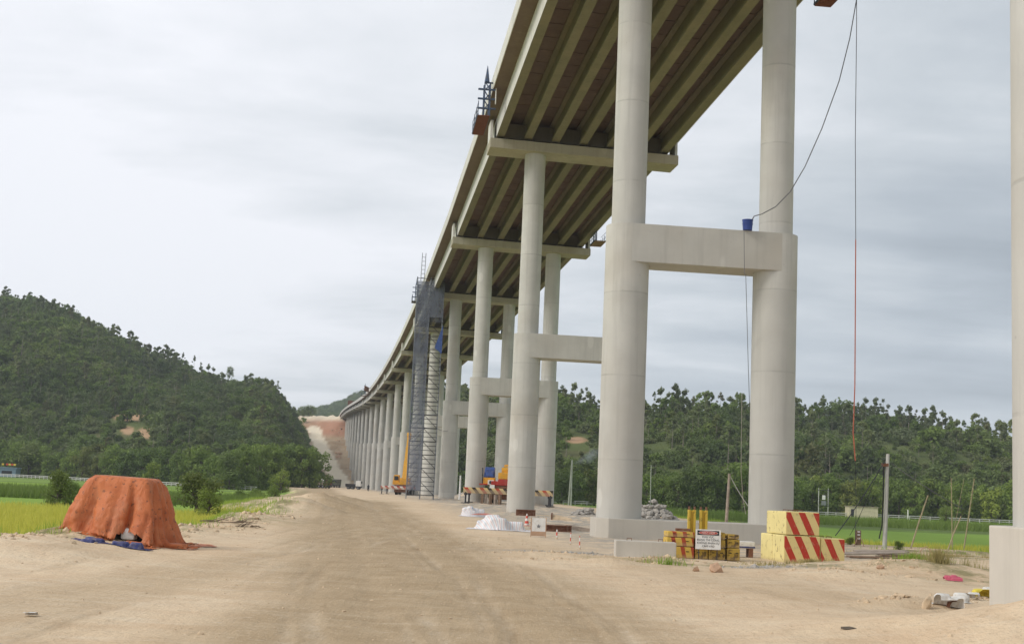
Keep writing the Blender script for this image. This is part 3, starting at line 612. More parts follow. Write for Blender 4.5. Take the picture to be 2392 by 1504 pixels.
# ------------------------------------------------------------------ the viaduct
S_ = 40.0; COLW = 7.8
PY_ = [22.75, 64.8, 104.5, 144.24, 183.96, 223.64, 263.32, 302.92, 342.52, 382.16, 421.71, 461.26, 500.81, 540.35, 579.89, 619.41, 658.96, 698.51, 738.06, 777.62, 817.2, 856.8, 896.3]
CZY = [23, 65, 103.5, 143.2, 183, 222.6, 262.3, 302, 341.5, 381, 420.7, 460, 500, 539, 579, 620, 700, 780, 860, 905, 960]
CZ = [32.2, 31.35, 30.56, 29.85, 29.4, 29.06, 28.8, 28.65, 28.67, 28.85, 29.35, 30.1, 31.2, 32.5, 33.9, 35.4, 38.2, 40.8, 42.9, 43.7, 44.2]
BZY = [23, 65, 104.5, 144, 184, 303, 382, 421, 540, 620, 700, 780, 900]; BZ = [16.8, 15.73, 14.65, 14.2, 13.98, 13.7, 13.9, 14.3, 17.2, 19.2, 21.9, 25, 30]
FALL = -0.022
def cap_z(Y): return float(np.interp(Y, CZY, CZ))
U0, U1 = -3.95, 11.85          # ends of the pier head, measured from the first column's axis
GU = [-3.10+2.3*i for i in range(7)]
def frame(Y):                   # pier origin and its right-hand axis in plan
    s = axis_s(Y); h = math.hypot(1, s); return np.array([axis_x(Y), Y]), np.array([1, -s])/h, np.array([s, 1])/h
piers = []
shaft_cache = {}
def octagon(x0, x1, d, ch): return [(x0, -d+ch), (x0+ch, -d), (x1-ch, -d), (x1, -d+ch), (x1, d-ch), (x1-ch, d), (x0+ch, d), (x0, d-ch)]
for i, Y in enumerate(PY_):
    o, r_, h_ = frame(Y); zb = min(g1(o[0], o[1]), g1(o[0]+COLW, o[1]))
    ctr = o+r_*COLW/2
    top = cap_z(Y); zbeam = float(np.interp(Y, BZY, BZ))
    pr = empty('bridge_pier', (o[0], o[1], zb), math.atan2(r_[1], r_[0]))
    if i == 0: lab = 'concrete pier on a tall chamfered plinth beside the litter sacks'
    elif i == 1: lab = 'twin-column pier with a blue tub on its crossbeam, behind the striped yellow blocks'
    elif i == 4: lab = 'twin-column pier the netted scaffold tower stands against, fourth from the striped blocks'
    else: lab = '%s twin-column concrete pier counted from the striped yellow blocks' % ORD[i-1]
    tag(pr, lab, 'bridge pier', 'piers of the viaduct')
    k = 40 if i < 5 else 20
    cap_top = {0: 1.98, 1: 0.95}.get(i)
    if cap_top:
        poly = octagon(-1.30, COLW+1.30, 1.36, 0.55); zt = cap_top-zb; zz0 = -1.2
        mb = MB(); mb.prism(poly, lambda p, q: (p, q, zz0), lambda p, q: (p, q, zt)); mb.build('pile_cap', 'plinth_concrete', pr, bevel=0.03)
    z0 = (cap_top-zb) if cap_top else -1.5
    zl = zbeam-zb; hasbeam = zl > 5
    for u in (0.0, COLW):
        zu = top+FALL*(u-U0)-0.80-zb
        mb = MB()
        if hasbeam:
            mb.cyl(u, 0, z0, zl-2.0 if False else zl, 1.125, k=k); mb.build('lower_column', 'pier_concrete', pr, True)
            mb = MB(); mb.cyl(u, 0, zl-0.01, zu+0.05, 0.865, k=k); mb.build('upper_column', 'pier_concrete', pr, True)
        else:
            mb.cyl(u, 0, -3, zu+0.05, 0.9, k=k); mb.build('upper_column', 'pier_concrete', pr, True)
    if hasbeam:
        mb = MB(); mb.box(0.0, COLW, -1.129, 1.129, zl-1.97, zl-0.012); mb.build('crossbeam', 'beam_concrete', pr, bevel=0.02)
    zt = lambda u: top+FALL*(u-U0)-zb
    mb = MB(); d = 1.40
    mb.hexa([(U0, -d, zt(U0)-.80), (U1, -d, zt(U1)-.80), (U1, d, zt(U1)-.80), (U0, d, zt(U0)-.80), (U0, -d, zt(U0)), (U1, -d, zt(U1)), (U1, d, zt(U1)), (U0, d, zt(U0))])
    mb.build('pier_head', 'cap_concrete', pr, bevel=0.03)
    for ua, ub in ((U0, U0+0.22), (U1-0.22, U1)):
        mb = MB(); mb.hexa([(ua, -1.05, zt(ua)-.01), (ub, -1.05, zt(ub)-.01), (ub, 1.05, zt(ub)-.01), (ua, 1.05, zt(ua)-.01), (ua, -0.95, zt(ua)+1.62), (ub, -0.95, zt(ub)+1.62), (ub, 0.95, zt(ub)+1.62), (ua, 0.95, zt(ua)+1.62)])
        mb.build('ear_wall', 'parapet_concrete', pr, bevel=0.02)
    if i <= 6:
        for gu in GU:
            mb = MB(); mb.box(gu-.42, gu+.42, -1.1, 1.1, zt(gu)-.02, zt(gu)+0.09); mb.build('bearing_seat', 'cap_concrete', pr)
            for s in (-1, 1):
                mb = MB(); mb.box(gu-.2, gu+.2, s*0.6-.2, s*0.6+.2, zt(gu)+0.09, zt(gu)+0.21); mb.build('bearing', 'rubber', pr)
    piers.append(pr)
# spans
GIRDER = [(-.325, 0), (.325, 0), (.325, .24), (.12, .42), (.12, 1.32), (.40, 1.50), (.40, 1.68), (-.40, 1.68), (-.40, 1.50), (-.12, 1.32), (-.12, .42), (-.325, .24)]
def span_lab(i):
    if i == 0: return 'girder span from the plinth beside the litter to the pier with the blue tub'
    return 'concrete girder deck between the %s and %s piers counted from the striped yellow blocks' % (ORD[i-1], ORD[i])
PYX = PY_+[934.0]
for i in range(len(PYX)-1):
    Ya, Yb = PYX[i], PYX[i+1]; (oa, ra, ha), (ob, rb, hb) = frame(Ya), frame(Yb); za, zb2 = cap_z(Ya), cap_z(Yb)
    sp = empty('bridge_span', (oa[0], oa[1], za))
    tag(sp, span_lab(i) if i < len(PYX)-2 else 'last concrete girder deck running onto the red earth cut', 'bridge span', 'girder spans of the viaduct')
    base = np.array([oa[0], oa[1], za])
    fa = lambda u, z, e=0.0: np.array([*(oa+ra*u+ha*e), za+FALL*(u-U0)+z])-base
    fb = lambda u, z, e=0.0: np.array([*(ob+rb*u-hb*e), zb2+FALL*(u-U0)+z])-base
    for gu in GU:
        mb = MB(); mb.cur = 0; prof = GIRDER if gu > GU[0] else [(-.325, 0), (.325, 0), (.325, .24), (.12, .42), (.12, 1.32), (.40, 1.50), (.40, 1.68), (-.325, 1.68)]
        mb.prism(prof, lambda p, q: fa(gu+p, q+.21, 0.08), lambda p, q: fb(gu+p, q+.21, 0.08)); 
        if gu > GU[0]: mb.build('girder', 'girder_shade_concrete', sp)
        else: mb.mi = [1]+[0]*(len(mb.f)-1); mb.build('girder', ['parapet_concrete', 'girder_shade_concrete'], sp)  # outer face paler, bottom darker: sky light and shade put into the colour
    if i <= 7:
        for a, b in zip(GU[:-1], GU[1:]):
            for e in ((0.35,) if i > 3 else (0.35, 13.3, 26.6)):
                t = e/40.0
                fm = lambda u, z: fa(u, z)*(1-t)+(fb(u, z))*t
                fm2 = lambda u, z: fa(u, z)*(1-t-.006)+(fb(u, z))*(t+.006)
                z_lo = .55 if e > 1 else .35
                if e > 1 : continue
                mb = MB(); mb.prism([(a+.13, z_lo), (b-.13, z_lo), (b-.13, 1.6), (a+.13, 1.6)], fm, fm2); mb.build('diaphragm', 'girder_shade_concrete', sp)
            t = 1-0.35/40
            mb = MB(); mb.prism([(a+.13, .35), (b-.13, .35), (b-.13, 1.6), (a+.13, 1.6)], lambda u, z: fa(u, z)*(1-t)+fb(u, z)*t, lambda u, z: fa(u, z)*(1-t-.006)+fb(u, z)*(t+.006)); mb.build('diaphragm', 'girder_shade_concrete', sp)
    ZS = 1.89
    mb = MB(); mb.prism([(U0-.50, ZS+.02), (GU[0], ZS), (GU[-1], ZS), (U1+.5, ZS+.02), (U1+.5, ZS+.24), (U0-.50, ZS+.24)], fa, fb); mb.build('deck_slab', 'slab_shade_concrete', sp)
    for (p0, p1, s) in ((U0-.56, U0-.06, 1), (U1+.56, U1+.06, -1)):
        mb = MB(); mb.prism([(p0, ZS-.02), (p0+.055*s, ZS-.02), (p0+.055*s, ZS+.245), (p1, ZS+.245), (p1-.22*s, ZS+.62), (p1-.26*s, ZS+1.12), (p0, ZS+1.12)], fa, fb); mb.build('parapet', 'parapet_concrete', sp)
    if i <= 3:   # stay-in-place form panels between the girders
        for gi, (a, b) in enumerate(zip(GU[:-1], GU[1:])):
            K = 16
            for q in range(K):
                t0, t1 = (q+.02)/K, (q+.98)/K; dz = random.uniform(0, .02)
                mb = MB(); mb.prism([(a+.41, ZS-.05-dz), (b-.41, ZS-.05-dz), (b-.41, ZS-.004), (a+.41, ZS-.004)], lambda u, z: fa(u, z)*(1-t0)+fb(u, z)*t0, lambda u, z: fa(u, z)*(1-t1)+fb(u, z)*t1); mb.build('form_panel', 'slab_shade_concrete', sp)

# ------------------------------------------------------------------ woods on the hills
tall = [tall_tree(s, split=False, lm=l, h=h, spread=sp, nleaf=420, size=0.45, bare=b) for s, l, h, sp, b in ((1, 'leaf_grey', 10, 2.1, .35), (2, 'leaf_mid', 8.0, 2.4, .25), (3, 'leaf_pale', 11.5, 1.9, .45))]
bush = [bushy_tree(s, split=False, lm=l, h=h, rad=rd, nleaf=nl, size=sz, low=0.0, nc=nc) for s, l, h, rd, nl, sz, nc in ((11, 'leaf_dark', 3.4, 3.6, 620, 0.42, 26), (12, 'leaf_mid', 4.6, 2.6, 520, 0.42, 14), (13, 'leaf_grey', 2.2, 3.4, 520, 0.40, 24))]
def wood(h, where, n_tall, n_bush, sb, tb=1.0, tmin=0.0):
    for k, me in enumerate(tall):
        P = hill_points(h, n_tall//3, tmin=tmin); P = P[P[:, 2] > -1.5]
        clus = fbm(P[:, 0]*0.02+k*7, P[:, 1]*0.02, 3) > -0.02
        P = P[clus]; scatter('forest', P, tb*np.clip(rng.lognormal(-0.22, 0.28, len(P)), 0.4, 1.35), me, ['slender pale-trunked', 'dark leafy', 'tall thin-crowned'][k]+' trees of the wood on the '+where, 'forest')
    for k, me in enumerate(bush):
        P = hill_points(h, n_bush//3, tmin=tmin); P = P[P[:, 2] > -2.5]
        scatter('undergrowth', P, sb*np.clip(rng.lognormal(-0.25, 0.42, len(P)), 0.3, 2.0), me, ['dark scrub', 'mid-green scrub', 'low dark scrub'][k]+' covering the '+where, 'scrub')
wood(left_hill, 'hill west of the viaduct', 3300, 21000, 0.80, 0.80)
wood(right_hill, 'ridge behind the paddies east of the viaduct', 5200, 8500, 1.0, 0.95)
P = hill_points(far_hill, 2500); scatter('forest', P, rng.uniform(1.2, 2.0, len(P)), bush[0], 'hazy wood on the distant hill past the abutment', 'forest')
TRA = np.array(TRAIL); o_ = np.argsort(TRA[:, 1]); Yv = rng.uniform(560, 890, 1300); Xt = np.interp(Yv, TRA[o_, 1], TRA[o_, 0])
P = np.c_[Xt-7-rng.gamma(1.6, 14, 1300), Yv]; P = P[fbm(P[:, 0]*.04, P[:, 1]*.04, 3) > -0.07]
scatter('undergrowth', np.c_[P, gz(P[:, 0], P[:, 1])-0.2], rng.uniform(0.5, 1.1, len(P)), bush[1], 'green scrub beside the trail climbing the bare cut', 'scrub')

# ------------------------------------------------------------------ single trees and shrubs
T_proto = {'belt': [bushy_tree(20+k, h=8.0, rad=3.4, lm=('leaf_mid', 'leaf_mid', 'leaf_dark', 'leaf_bright')[k], nleaf=1500, size=0.30, low=0.04, nc=20) for k in range(4)],
           'tall': [tall_tree(30+k, h=10.5, spread=2.0, lm=('leaf_grey', 'leaf_dark', 'leaf_grey')[k], nleaf=620, size=0.33, bare=.42) for k in range(3)],
           'shrub': [bushy_tree(40+k, h=2.4, rad=1.45, lm=('leaf_mid', 'leaf_mid', 'leaf_bright')[k], nleaf=2600, size=0.085, low=0.0, nc=30) for k in range(3)]}
def plant(kind, k, loc, sc, label, cat, group, name):
    cm, tm = T_proto[kind][k]; e = empty(name, loc, random.uniform(0, 6.28)); e.scale = (sc*random.uniform(.9, 1.1), sc*random.uniform(.9, 1.1), sc)
    link('crown', cm, e); link('trunk', tm, e); return tag(e, label, cat, group)
def px_plant(kind, k, px, base_py, top_py, Y, label, cat, group, name, hgt):
    if kind == 'shrub': hgt *= 0.82
    b = at(px, base_py, Y); z = g1(b[0], b[1]); t = at(px, top_py, Y)[2]
    return plant(kind, k, (b[0], b[1], z-0.05), max(0.2, (t-z)/hgt), label, cat, group, name)
def belt(p0, p1, step, Y0, Y1, top, label, group, kinds):
    px = p0; made = []
    while px < p1:
        f = (px-p0)/(p1-p0); Y = Y0+(Y1-Y0)*f+random.uniform(-12, 14); tp = np.interp(px, *zip(*top))+random.uniform(-12, 14)
        made.append(px_plant('belt', random.choice(kinds), px, 1130, tp, Y, label, 'tree', group, 'leafy_tree', 8.4))
        px += step*random.uniform(0.55, 1.35)
    for k, o in enumerate(made[::-1] if p0 < 1000 else made): o['label'] = ordw(k)+' '+label
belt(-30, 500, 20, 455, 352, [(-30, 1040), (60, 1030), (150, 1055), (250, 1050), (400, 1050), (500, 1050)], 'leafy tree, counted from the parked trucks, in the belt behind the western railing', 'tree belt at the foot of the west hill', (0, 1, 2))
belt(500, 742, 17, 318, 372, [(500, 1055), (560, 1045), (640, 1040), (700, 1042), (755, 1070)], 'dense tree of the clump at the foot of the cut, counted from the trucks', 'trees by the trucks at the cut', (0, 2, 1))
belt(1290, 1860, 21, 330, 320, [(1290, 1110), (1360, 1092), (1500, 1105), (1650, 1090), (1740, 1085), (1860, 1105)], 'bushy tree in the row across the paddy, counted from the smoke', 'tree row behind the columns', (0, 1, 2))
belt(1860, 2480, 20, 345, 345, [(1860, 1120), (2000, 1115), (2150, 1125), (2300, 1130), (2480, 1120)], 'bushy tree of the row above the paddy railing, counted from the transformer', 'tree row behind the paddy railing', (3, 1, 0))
for kk, (px, py, Y, d) in enumerate(((395, 812, 815, 9), (412, 822, 812, 7), (428, 823, 812, 7), (455, 830, 815, 8), (470, 845, 812, 5), (488, 848, 812, 5))):
    t = at(px, py+2, Y); plant('tall', random.randrange(3), (t[0], t[1], t[2]-d*1.0), d/10.5, ordw(kk)+' spindly tree down the skyline of the west hill, counted from the summit', 'tree', 'trees on the west ridge', 'ridge_tree')
t = at(538, 856, 800); plant('belt', 2, (t[0], t[1], t[2]-7), 0.85, 'lone rounded tree on the grassy shoulder of the west hill', 'tree', None, 'lone_tree')
t = at(650, 893, 815); plant('tall', 0, (t[0], t[1], t[2]-8), 0.8, 'thin solitary tree on the steep brow above the cut', 'tree', None, 'ridge_tree')
for k, (px, py) in enumerate(((703, 948), (712, 946), (722, 944), (731, 946))):
    t = at(px, py, 915); plant('belt', 2, (t[0], t[1], t[2]-8), 0.9, ordw(k)+' dark tree of the small grove on the cut, counted from the west hill', 'tree', 'grove on the cut', 'grove_tree')
# emergent trees on the east ridge, standing clear of the wood
crest = []
for px in np.arange(1300, 2400, 19):
    px += random.uniform(-7, 7); py = np.interp(px, *zip(*[(1290, 905), (1340, 905), (1420, 925), (1520, 920), (1600, 912), (1680, 920), (1880, 935), (1960, 928), (2060, 938), (2150, 955), (2250, 978), (2400, 1000)]))+random.uniform(-8, 16)
    Y = 518+random.uniform(-10, 8) if px > 1500 else 552; t = at(px, py, Y); hgt = random.uniform(5.5, 11.5)
    crest.append(plant('tall', random.randrange(3), (t[0], t[1], t[2]-hgt*1.02), hgt/10.5, ordw(len(crest))+' spindly tree on the crest of the east ridge, counted from the viaduct', 'tree', 'crest trees of the east ridge', 'ridge_tree'))
# shrubs
p = on_ground(132, 1184, -1); px_plant('shrub', 0, 132, 1184, 1108, p[1], 'round green shrub in the yellow rice behind the orange tarp', 'shrub', None, 'shrub', 2.7)
p = on_ground(150, 1180, -1); px_plant('shrub', 1, 158, 1180, 1118, p[1]+2, 'darker shrub growing against the round one behind the tarp', 'shrub', None, 'shrub', 2.7)
p = on_ground(470, 1195, -1); px_plant('shrub', 1, 462, 1195, 1108, p[1], 'tall loose shrub in the paddy between tarp and spoil bank', 'shrub', None, 'shrub', 2.7)
p = on_ground(490, 1200, -1); px_plant('shrub', 2, 486, 1201, 1150, p[1]-2, 'small pale shrub at the foot of the tall loose one', 'shrub', None, 'shrub', 2.7)
px_plant('belt', 3, 357, 1118, 1078, 300, 'small yellow-green tree alone in front of the western belt', 'tree', None, 'young_tree', 8.4)
px_plant('shrub', 1, 397, 1170, 1148, 150, 'low dark shrub out in the green paddy', 'shrub', None, 'shrub', 2.7)
for kk, (px, b_, t_) in enumerate(((560, 1163, 1145), (600, 1160, 1142), (640, 1156, 1138), (655, 1140, 1105))):
    px_plant('shrub', 1 if px < 650 else 2, px, b_, t_, 150 if px < 650 else 300, ordw(kk)+' ragged shrub on the bund, counted from the tarpaulin towards the spoil heap', 'shrub', 'bund shrubs', 'shrub', 2.7)
px_plant('shrub', 2, 2208, 1208, 1186, 305, 'bright bush in front of the paddy railing', 'shrub', None, 'shrub', 2.7)
for px, b_, t_ in ((1985, 1272, 1255), (2100, 1283, 1268), (2335, 1290, 1270)):
    p = on_ground(px, b_); px_plant('shrub', 1, px, b_, t_, p[1], 'small weed clump on the paddy edge by the guyed pole', 'weed', 'weed clumps on the edge', 'weed_clump', 2.7)

# ------------------------------------------------------------------ grass, rice, stones
def blades(name, P, h, mat, label, w=0.02, lean=0.35):
    N_ = len(P); a = rng.random(N_)*6.28; hh = h*rng.uniform(0.5, 1.2, N_); ln = lean*hh*rng.random(N_); a2 = rng.random(N_)*6.28
    ww = w*rng.uniform(0.7, 1.4, N_); dx = np.cos(a)*ww; dy = np.sin(a)*ww
    v = np.zeros((N_, 3, 3)); v[:, 0] = P-np.c_[dx, dy, np.zeros(N_)]; v[:, 1] = P+np.c_[dx, dy, np.zeros(N_)]; v[:, 2] = P+np.c_[np.cos(a2)*ln, np.sin(a2)*ln, hh]
    me = bpy.data.meshes.new(name); me.vertices.add(N_*3); me.vertices.foreach_set('co', v.ravel().astype(np.float32)); me.loops.add(N_*3); me.loops.foreach_set('vertex_index', np.arange(N_*3, dtype=np.int32))
    me.polygons.add(N_); me.polygons.foreach_set('loop_start', (np.arange(N_)*3).astype(np.int32)); me.update(calc_edges=True)
    at_ = me.attributes.new('var', 'FLOAT', 'POINT'); at_.data.foreach_set('value', np.repeat(rng.random(N_), 3).astype(np.float32)); me.materials.append(MATS[mat])
    return stuff(link(name, me), label, 'grass' if 'rice' not in name else 'rice')
def in_field(P): return np.maximum(sstep(0.2, 1.8, -edge_dist(_el, P[:, 0], P[:, 1])+fbm(P[:, 0]*.23, P[:, 1]*.23, 3)*2.4), sstep(0.2, 1.8, edge_dist(_er, P[:, 0], P[:, 1])+fbm(P[:, 0]*.23, P[:, 1]*.23, 3)*2.4)) > 0.5
def zed(P): return np.c_[P, gz(P[:, 0], P[:, 1])]
def wedge(nn, y0, y1, a0, a1):
    Y = np.sqrt(rng.uniform(y0**2, y1**2, nn)); return np.c_[Y*rng.uniform(a0, a1, nn), Y]
P = wedge(45000, 34, 100, -0.47, -0.05); P = P[in_field(P)]; blades('rice', zed(P), 0.55, 'rice_yellow', 'ripening rice in the paddy behind the orange tarp', 0.035)
P = wedge(30000, 58, 100, 0.14, 0.47); P = P[in_field(P)]; blades('rice', zed(P), 0.5, 'rice_yellow', 'ripening rice in the paddy past the guyed pole', 0.035)
def patch(px, py, rx, ry, nn):
    p = flat(px, py); r = np.abs(rng.normal(0, 0.55, nn)); a = rng.random(nn)*6.28; return np.c_[p[0]+rx*r*np.cos(a), p[1]+ry*r*np.sin(a)]
P = np.concatenate([patch(1900, 1328, 3.6, 1.3, 2200), patch(1625, 1318, 2.6, 0.8, 900), patch(2290, 1340, 2.6, 3.2, 4000), patch(2230, 1300, 6, 2, 3200)]); P = P[fbm(P[:, 0]*.9, P[:, 1]*.9, 3) > 0.02]
blades('dry_grass', zed(P), 0.13, 'grass_dry', 'sparse dry grass around the striped blocks and plinth', 0.012, 0.7)
P = np.concatenate([patch(2135, 1335, 0.8, 0.6, 900), patch(1560, 1320, 0.9, 0.2, 70), patch(780, 1166, 2.0, 3.0, 900), patch(2215, 1335, 0.4, 0.4, 200)])
blades('green_grass', zed(P), 0.34, 'grass_green', 'fresh green grass tufts on the sandy mounds', 0.012, 0.5)
P = np.concatenate([patch(2192, 1345, 0.5, 0.4, 260), patch(2160, 1330, 0.9, 0.5, 160), patch(2260, 1335, 1.2, 0.8, 160)]); blades('brown_grass', zed(P), 0.55, 'grass_dry', 'tall dry seeding grass beside the pink rag', 0.010, 0.45)
ee = np.array(edge_l); Yv = rng.uniform(33, 130, 9000); P = np.c_[np.interp(Yv, ee[2:, 1], ee[2:, 0])+rng.normal(-0.9, 0.7, 9000), Yv]
blades('edge_grass', zed(P), 0.32, 'grass_green', 'rough grass along the brink of the western paddy', 0.014, 0.6)
o_ = np.argsort(_er[:, 1]); Yv = rng.uniform(57, 130, 8000); P = np.c_[np.interp(Yv, _er[o_, 1], _er[o_, 0])+rng.normal(0.8, 0.8, 8000), Yv]
blades('edge_grass', zed(P), 0.32, 'grass_green', 'rough grass along the brink of the eastern paddy', 0.014, 0.6)
for x0, x1, Y0, Y1, lb in ((-75, -16, 128, 152, 'western'), (18, 110, 178, 225, 'eastern')):
    nn = 26000; Yv = rng.uniform(Y0, Y1, nn); P = np.c_[rng.uniform(x0, x1, nn)*Yv/Y0, Yv]; P = P[in_field(P)]; blades('bund_grass', zed(P), 1.2, 'leaf_mid', 'tall rank grass on the bund across the %s paddy' % lb, 0.05, 0.6)

def rock_mesh(seed, mat, sub=1, jag=0.35, flat_=(1, 1, 0.7)):
    r = random.Random(seed); bm = bmesh.new(); bmesh.ops.create_icosphere(bm, subdivisions=sub, radius=0.5)
    for v in bm.verts: v.co = Vector((v.co.x*flat_[0], v.co.y*flat_[1], v.co.z*flat_[2]))*(1+r.uniform(-jag, jag))
    for k in range(3):
        d = Vector((r.uniform(-1, 1), r.uniform(-1, 1), r.uniform(-.3, 1))).normalized(); q = r.uniform(.22, .36)
        for v in bm.verts:
            e = v.co.dot(d)-q
            if e > 0: v.co -= d*e
    me = bpy.data.meshes.new('rock'); bm.to_mesh(me); bm.free(); me.materials.append(MATS[mat]); return me
def merge_rocks(name, P, sizes, mat, label, cat):
    srcs = []
    for k in range(6):
        me = rock_mesh(100+k, mat); srcs.append((np.array([v.co[:] for v in me.vertices]), [tuple(p.vertices) for p in me.polygons])); bpy.data.meshes.remove(me)
    vs = []; fs = []
    for p, s in zip(P, sizes):
        v, f = srcs[rng.integers(6)]; a = rng.random()*6.28; c_, s_ = math.cos(a), math.sin(a); o = sum(map(len, vs)) if False else merge_rocks.n
        vs.append(np.c_[v[:, 0]*c_-v[:, 1]*s_, v[:, 0]*s_+v[:, 1]*c_, v[:, 2]]*s+p); fs += [tuple(i+o for i in q) for q in f]; merge_rocks.n += len(v)
    me = bpy.data.meshes.new(name); me.from_pydata([tuple(x) for x in np.concatenate(vs)], [], fs); me.materials.append(MATS[mat]); merge_rocks.n = 0
    return stuff(link(name, me), label, cat)
merge_rocks.n = 0
P = wedge(3200, 15, 75, -0.44, 0.44); P = P[~in_field(P)]; merge_rocks('gravel', zed(P), rng.gamma(1.3, 0.016, len(P))+0.010, 'clod', 'loose pebbles and crumbs strewn over the dirt yard', 'pebbles')
Yv = rng.uniform(33, 75, 900); P = np.c_[np.interp(Yv, ee[2:, 1], ee[2:, 0])+rng.normal(0.7, 0.7, 900), Yv]; merge_rocks('dirt_clods', zed(P), rng.gamma(2.0, 0.05, 900)+0.03, 'clod', 'lumpy dug earth along the brink behind the tarp', 'clods')
P = np.concatenate([patch(740, 1188, 4, 4.5, 420), patch(2040, 1340, 2.5, 1.5, 120), patch(2110, 1415, 1.0, .5, 60), patch(1430, 1312, 2.4, .5, 260), patch(1290, 1298, 2.4, .6, 200), patch(1980, 1350, 2.6, .7, 200), patch(1560, 1312, 1.6, .4, 120), patch(2330, 1400, 2.0, 1.0, 90)]); merge_rocks('dirt_clods', zed(P), rng.gamma(2.0, 0.03, len(P))+0.02, 'clod', 'crumbled earth on the spoil heaps and around the plinths', 'clods')
P = np.concatenate([patch(1380, 1215, 2.5, 4, 260), patch(1290, 1210, 3.0, 4, 200), patch(1600, 1255, 4, 3, 200), patch(1780, 1330, 1.5, .8, 160), patch(1330, 1292, 2.2, .8, 160)]); merge_rocks('gravel', zed(P), rng.gamma(2.0, 0.03, len(P))+0.03, 'grey_rock', 'grey broken stone scattered around the first pier', 'gravel')
P = np.c_[rng.uniform(-175, -70, 700), rng.uniform(610, 880, 700)]; P = P[seg_dist(TRAIL, P[:, 0], P[:, 1]) > 6]; merge_rocks('debris', zed(P), rng.gamma(2.0, 0.5, len(P))+0.3, 'laterite', 'tumbled rock and earth on the bare cut under the far spans', 'debris')
# heaps of broken concrete: every lump is a part of its heap
RK = [rock_mesh(200+k, 'grey_rock', 1, 0.3, (1, 0.8, 0.55)) for k in range(7)]
def heap(px, py, rx, ry, h, nn, s0, s1, label, dY=0.0):
    p = on_ground(px, py); e = empty('rubble_heap', (p[0], p[1]+dY, p[2]-0.05)); tag(e, label, 'rubble')
    for k in range(nn):
        a = random.uniform(0, 6.28); q = math.sqrt(random.random()); z = max(0, h*(1-q**1.5))*random.uniform(0.55, 1.0)
        o = link('concrete_lump', RK[k % 7], e, (rx*q*math.cos(a), ry*q*math.sin(a), z+0.08), (random.uniform(-.6, .6), random.uniform(-.6, .6), random.uniform(0, 6.28))); o.scale = (random.uniform(s0, s1),)*3
heap(1540, 1226, 1.95, 1.3, 1.75, 260, 0.3, 0.8, 'heap of broken concrete lumps behind the first pier', 4.0)
heap(1372, 1216, 1.5, 0.9, 0.9, 90, 0.25, 0.7, 'low heap of grey rubble beside the rusty beams', 3.0)

# ------------------------------------------------------------------ things on the site
def fbm1(x, y): return float(fbm(np.array([x]), np.array([y]), 4)[0])
def cloth_mesh(name, rings, mat, uv=False):
    """closed rings of points from hem to crown; the last ring is filled"""
    me = bpy.data.meshes.new(name); k = len(rings[0]); vs = [p for r in rings for p in r]; fs = []
    for j in range(len(rings)-1): fs += [(j*k+i, j*k+(i+1) % k, (j+1)*k+(i+1) % k, (j+1)*k+i) for i in range(k)]
    c = len(vs); vs.append(tuple(np.mean(np.array(rings[-1]), 0))); j = len(rings)-1; fs += [(j*k+i, j*k+(i+1) % k, c) for i in range(k)]
    me.from_pydata([tuple(map(float, p)) for p in vs], [], fs); me.materials.append(MATS[mat]); me.polygons.foreach_set('use_smooth', [True]*len(fs))
    if uv:
        l = me.uv_layers.new(name='uv'); co = [(v[0]*0.32+v[2]*0.15, v[1]*.3) for v in vs]
        for lp in me.loops: l.data[lp.index].uv = co[lp.vertex_index]
    return me
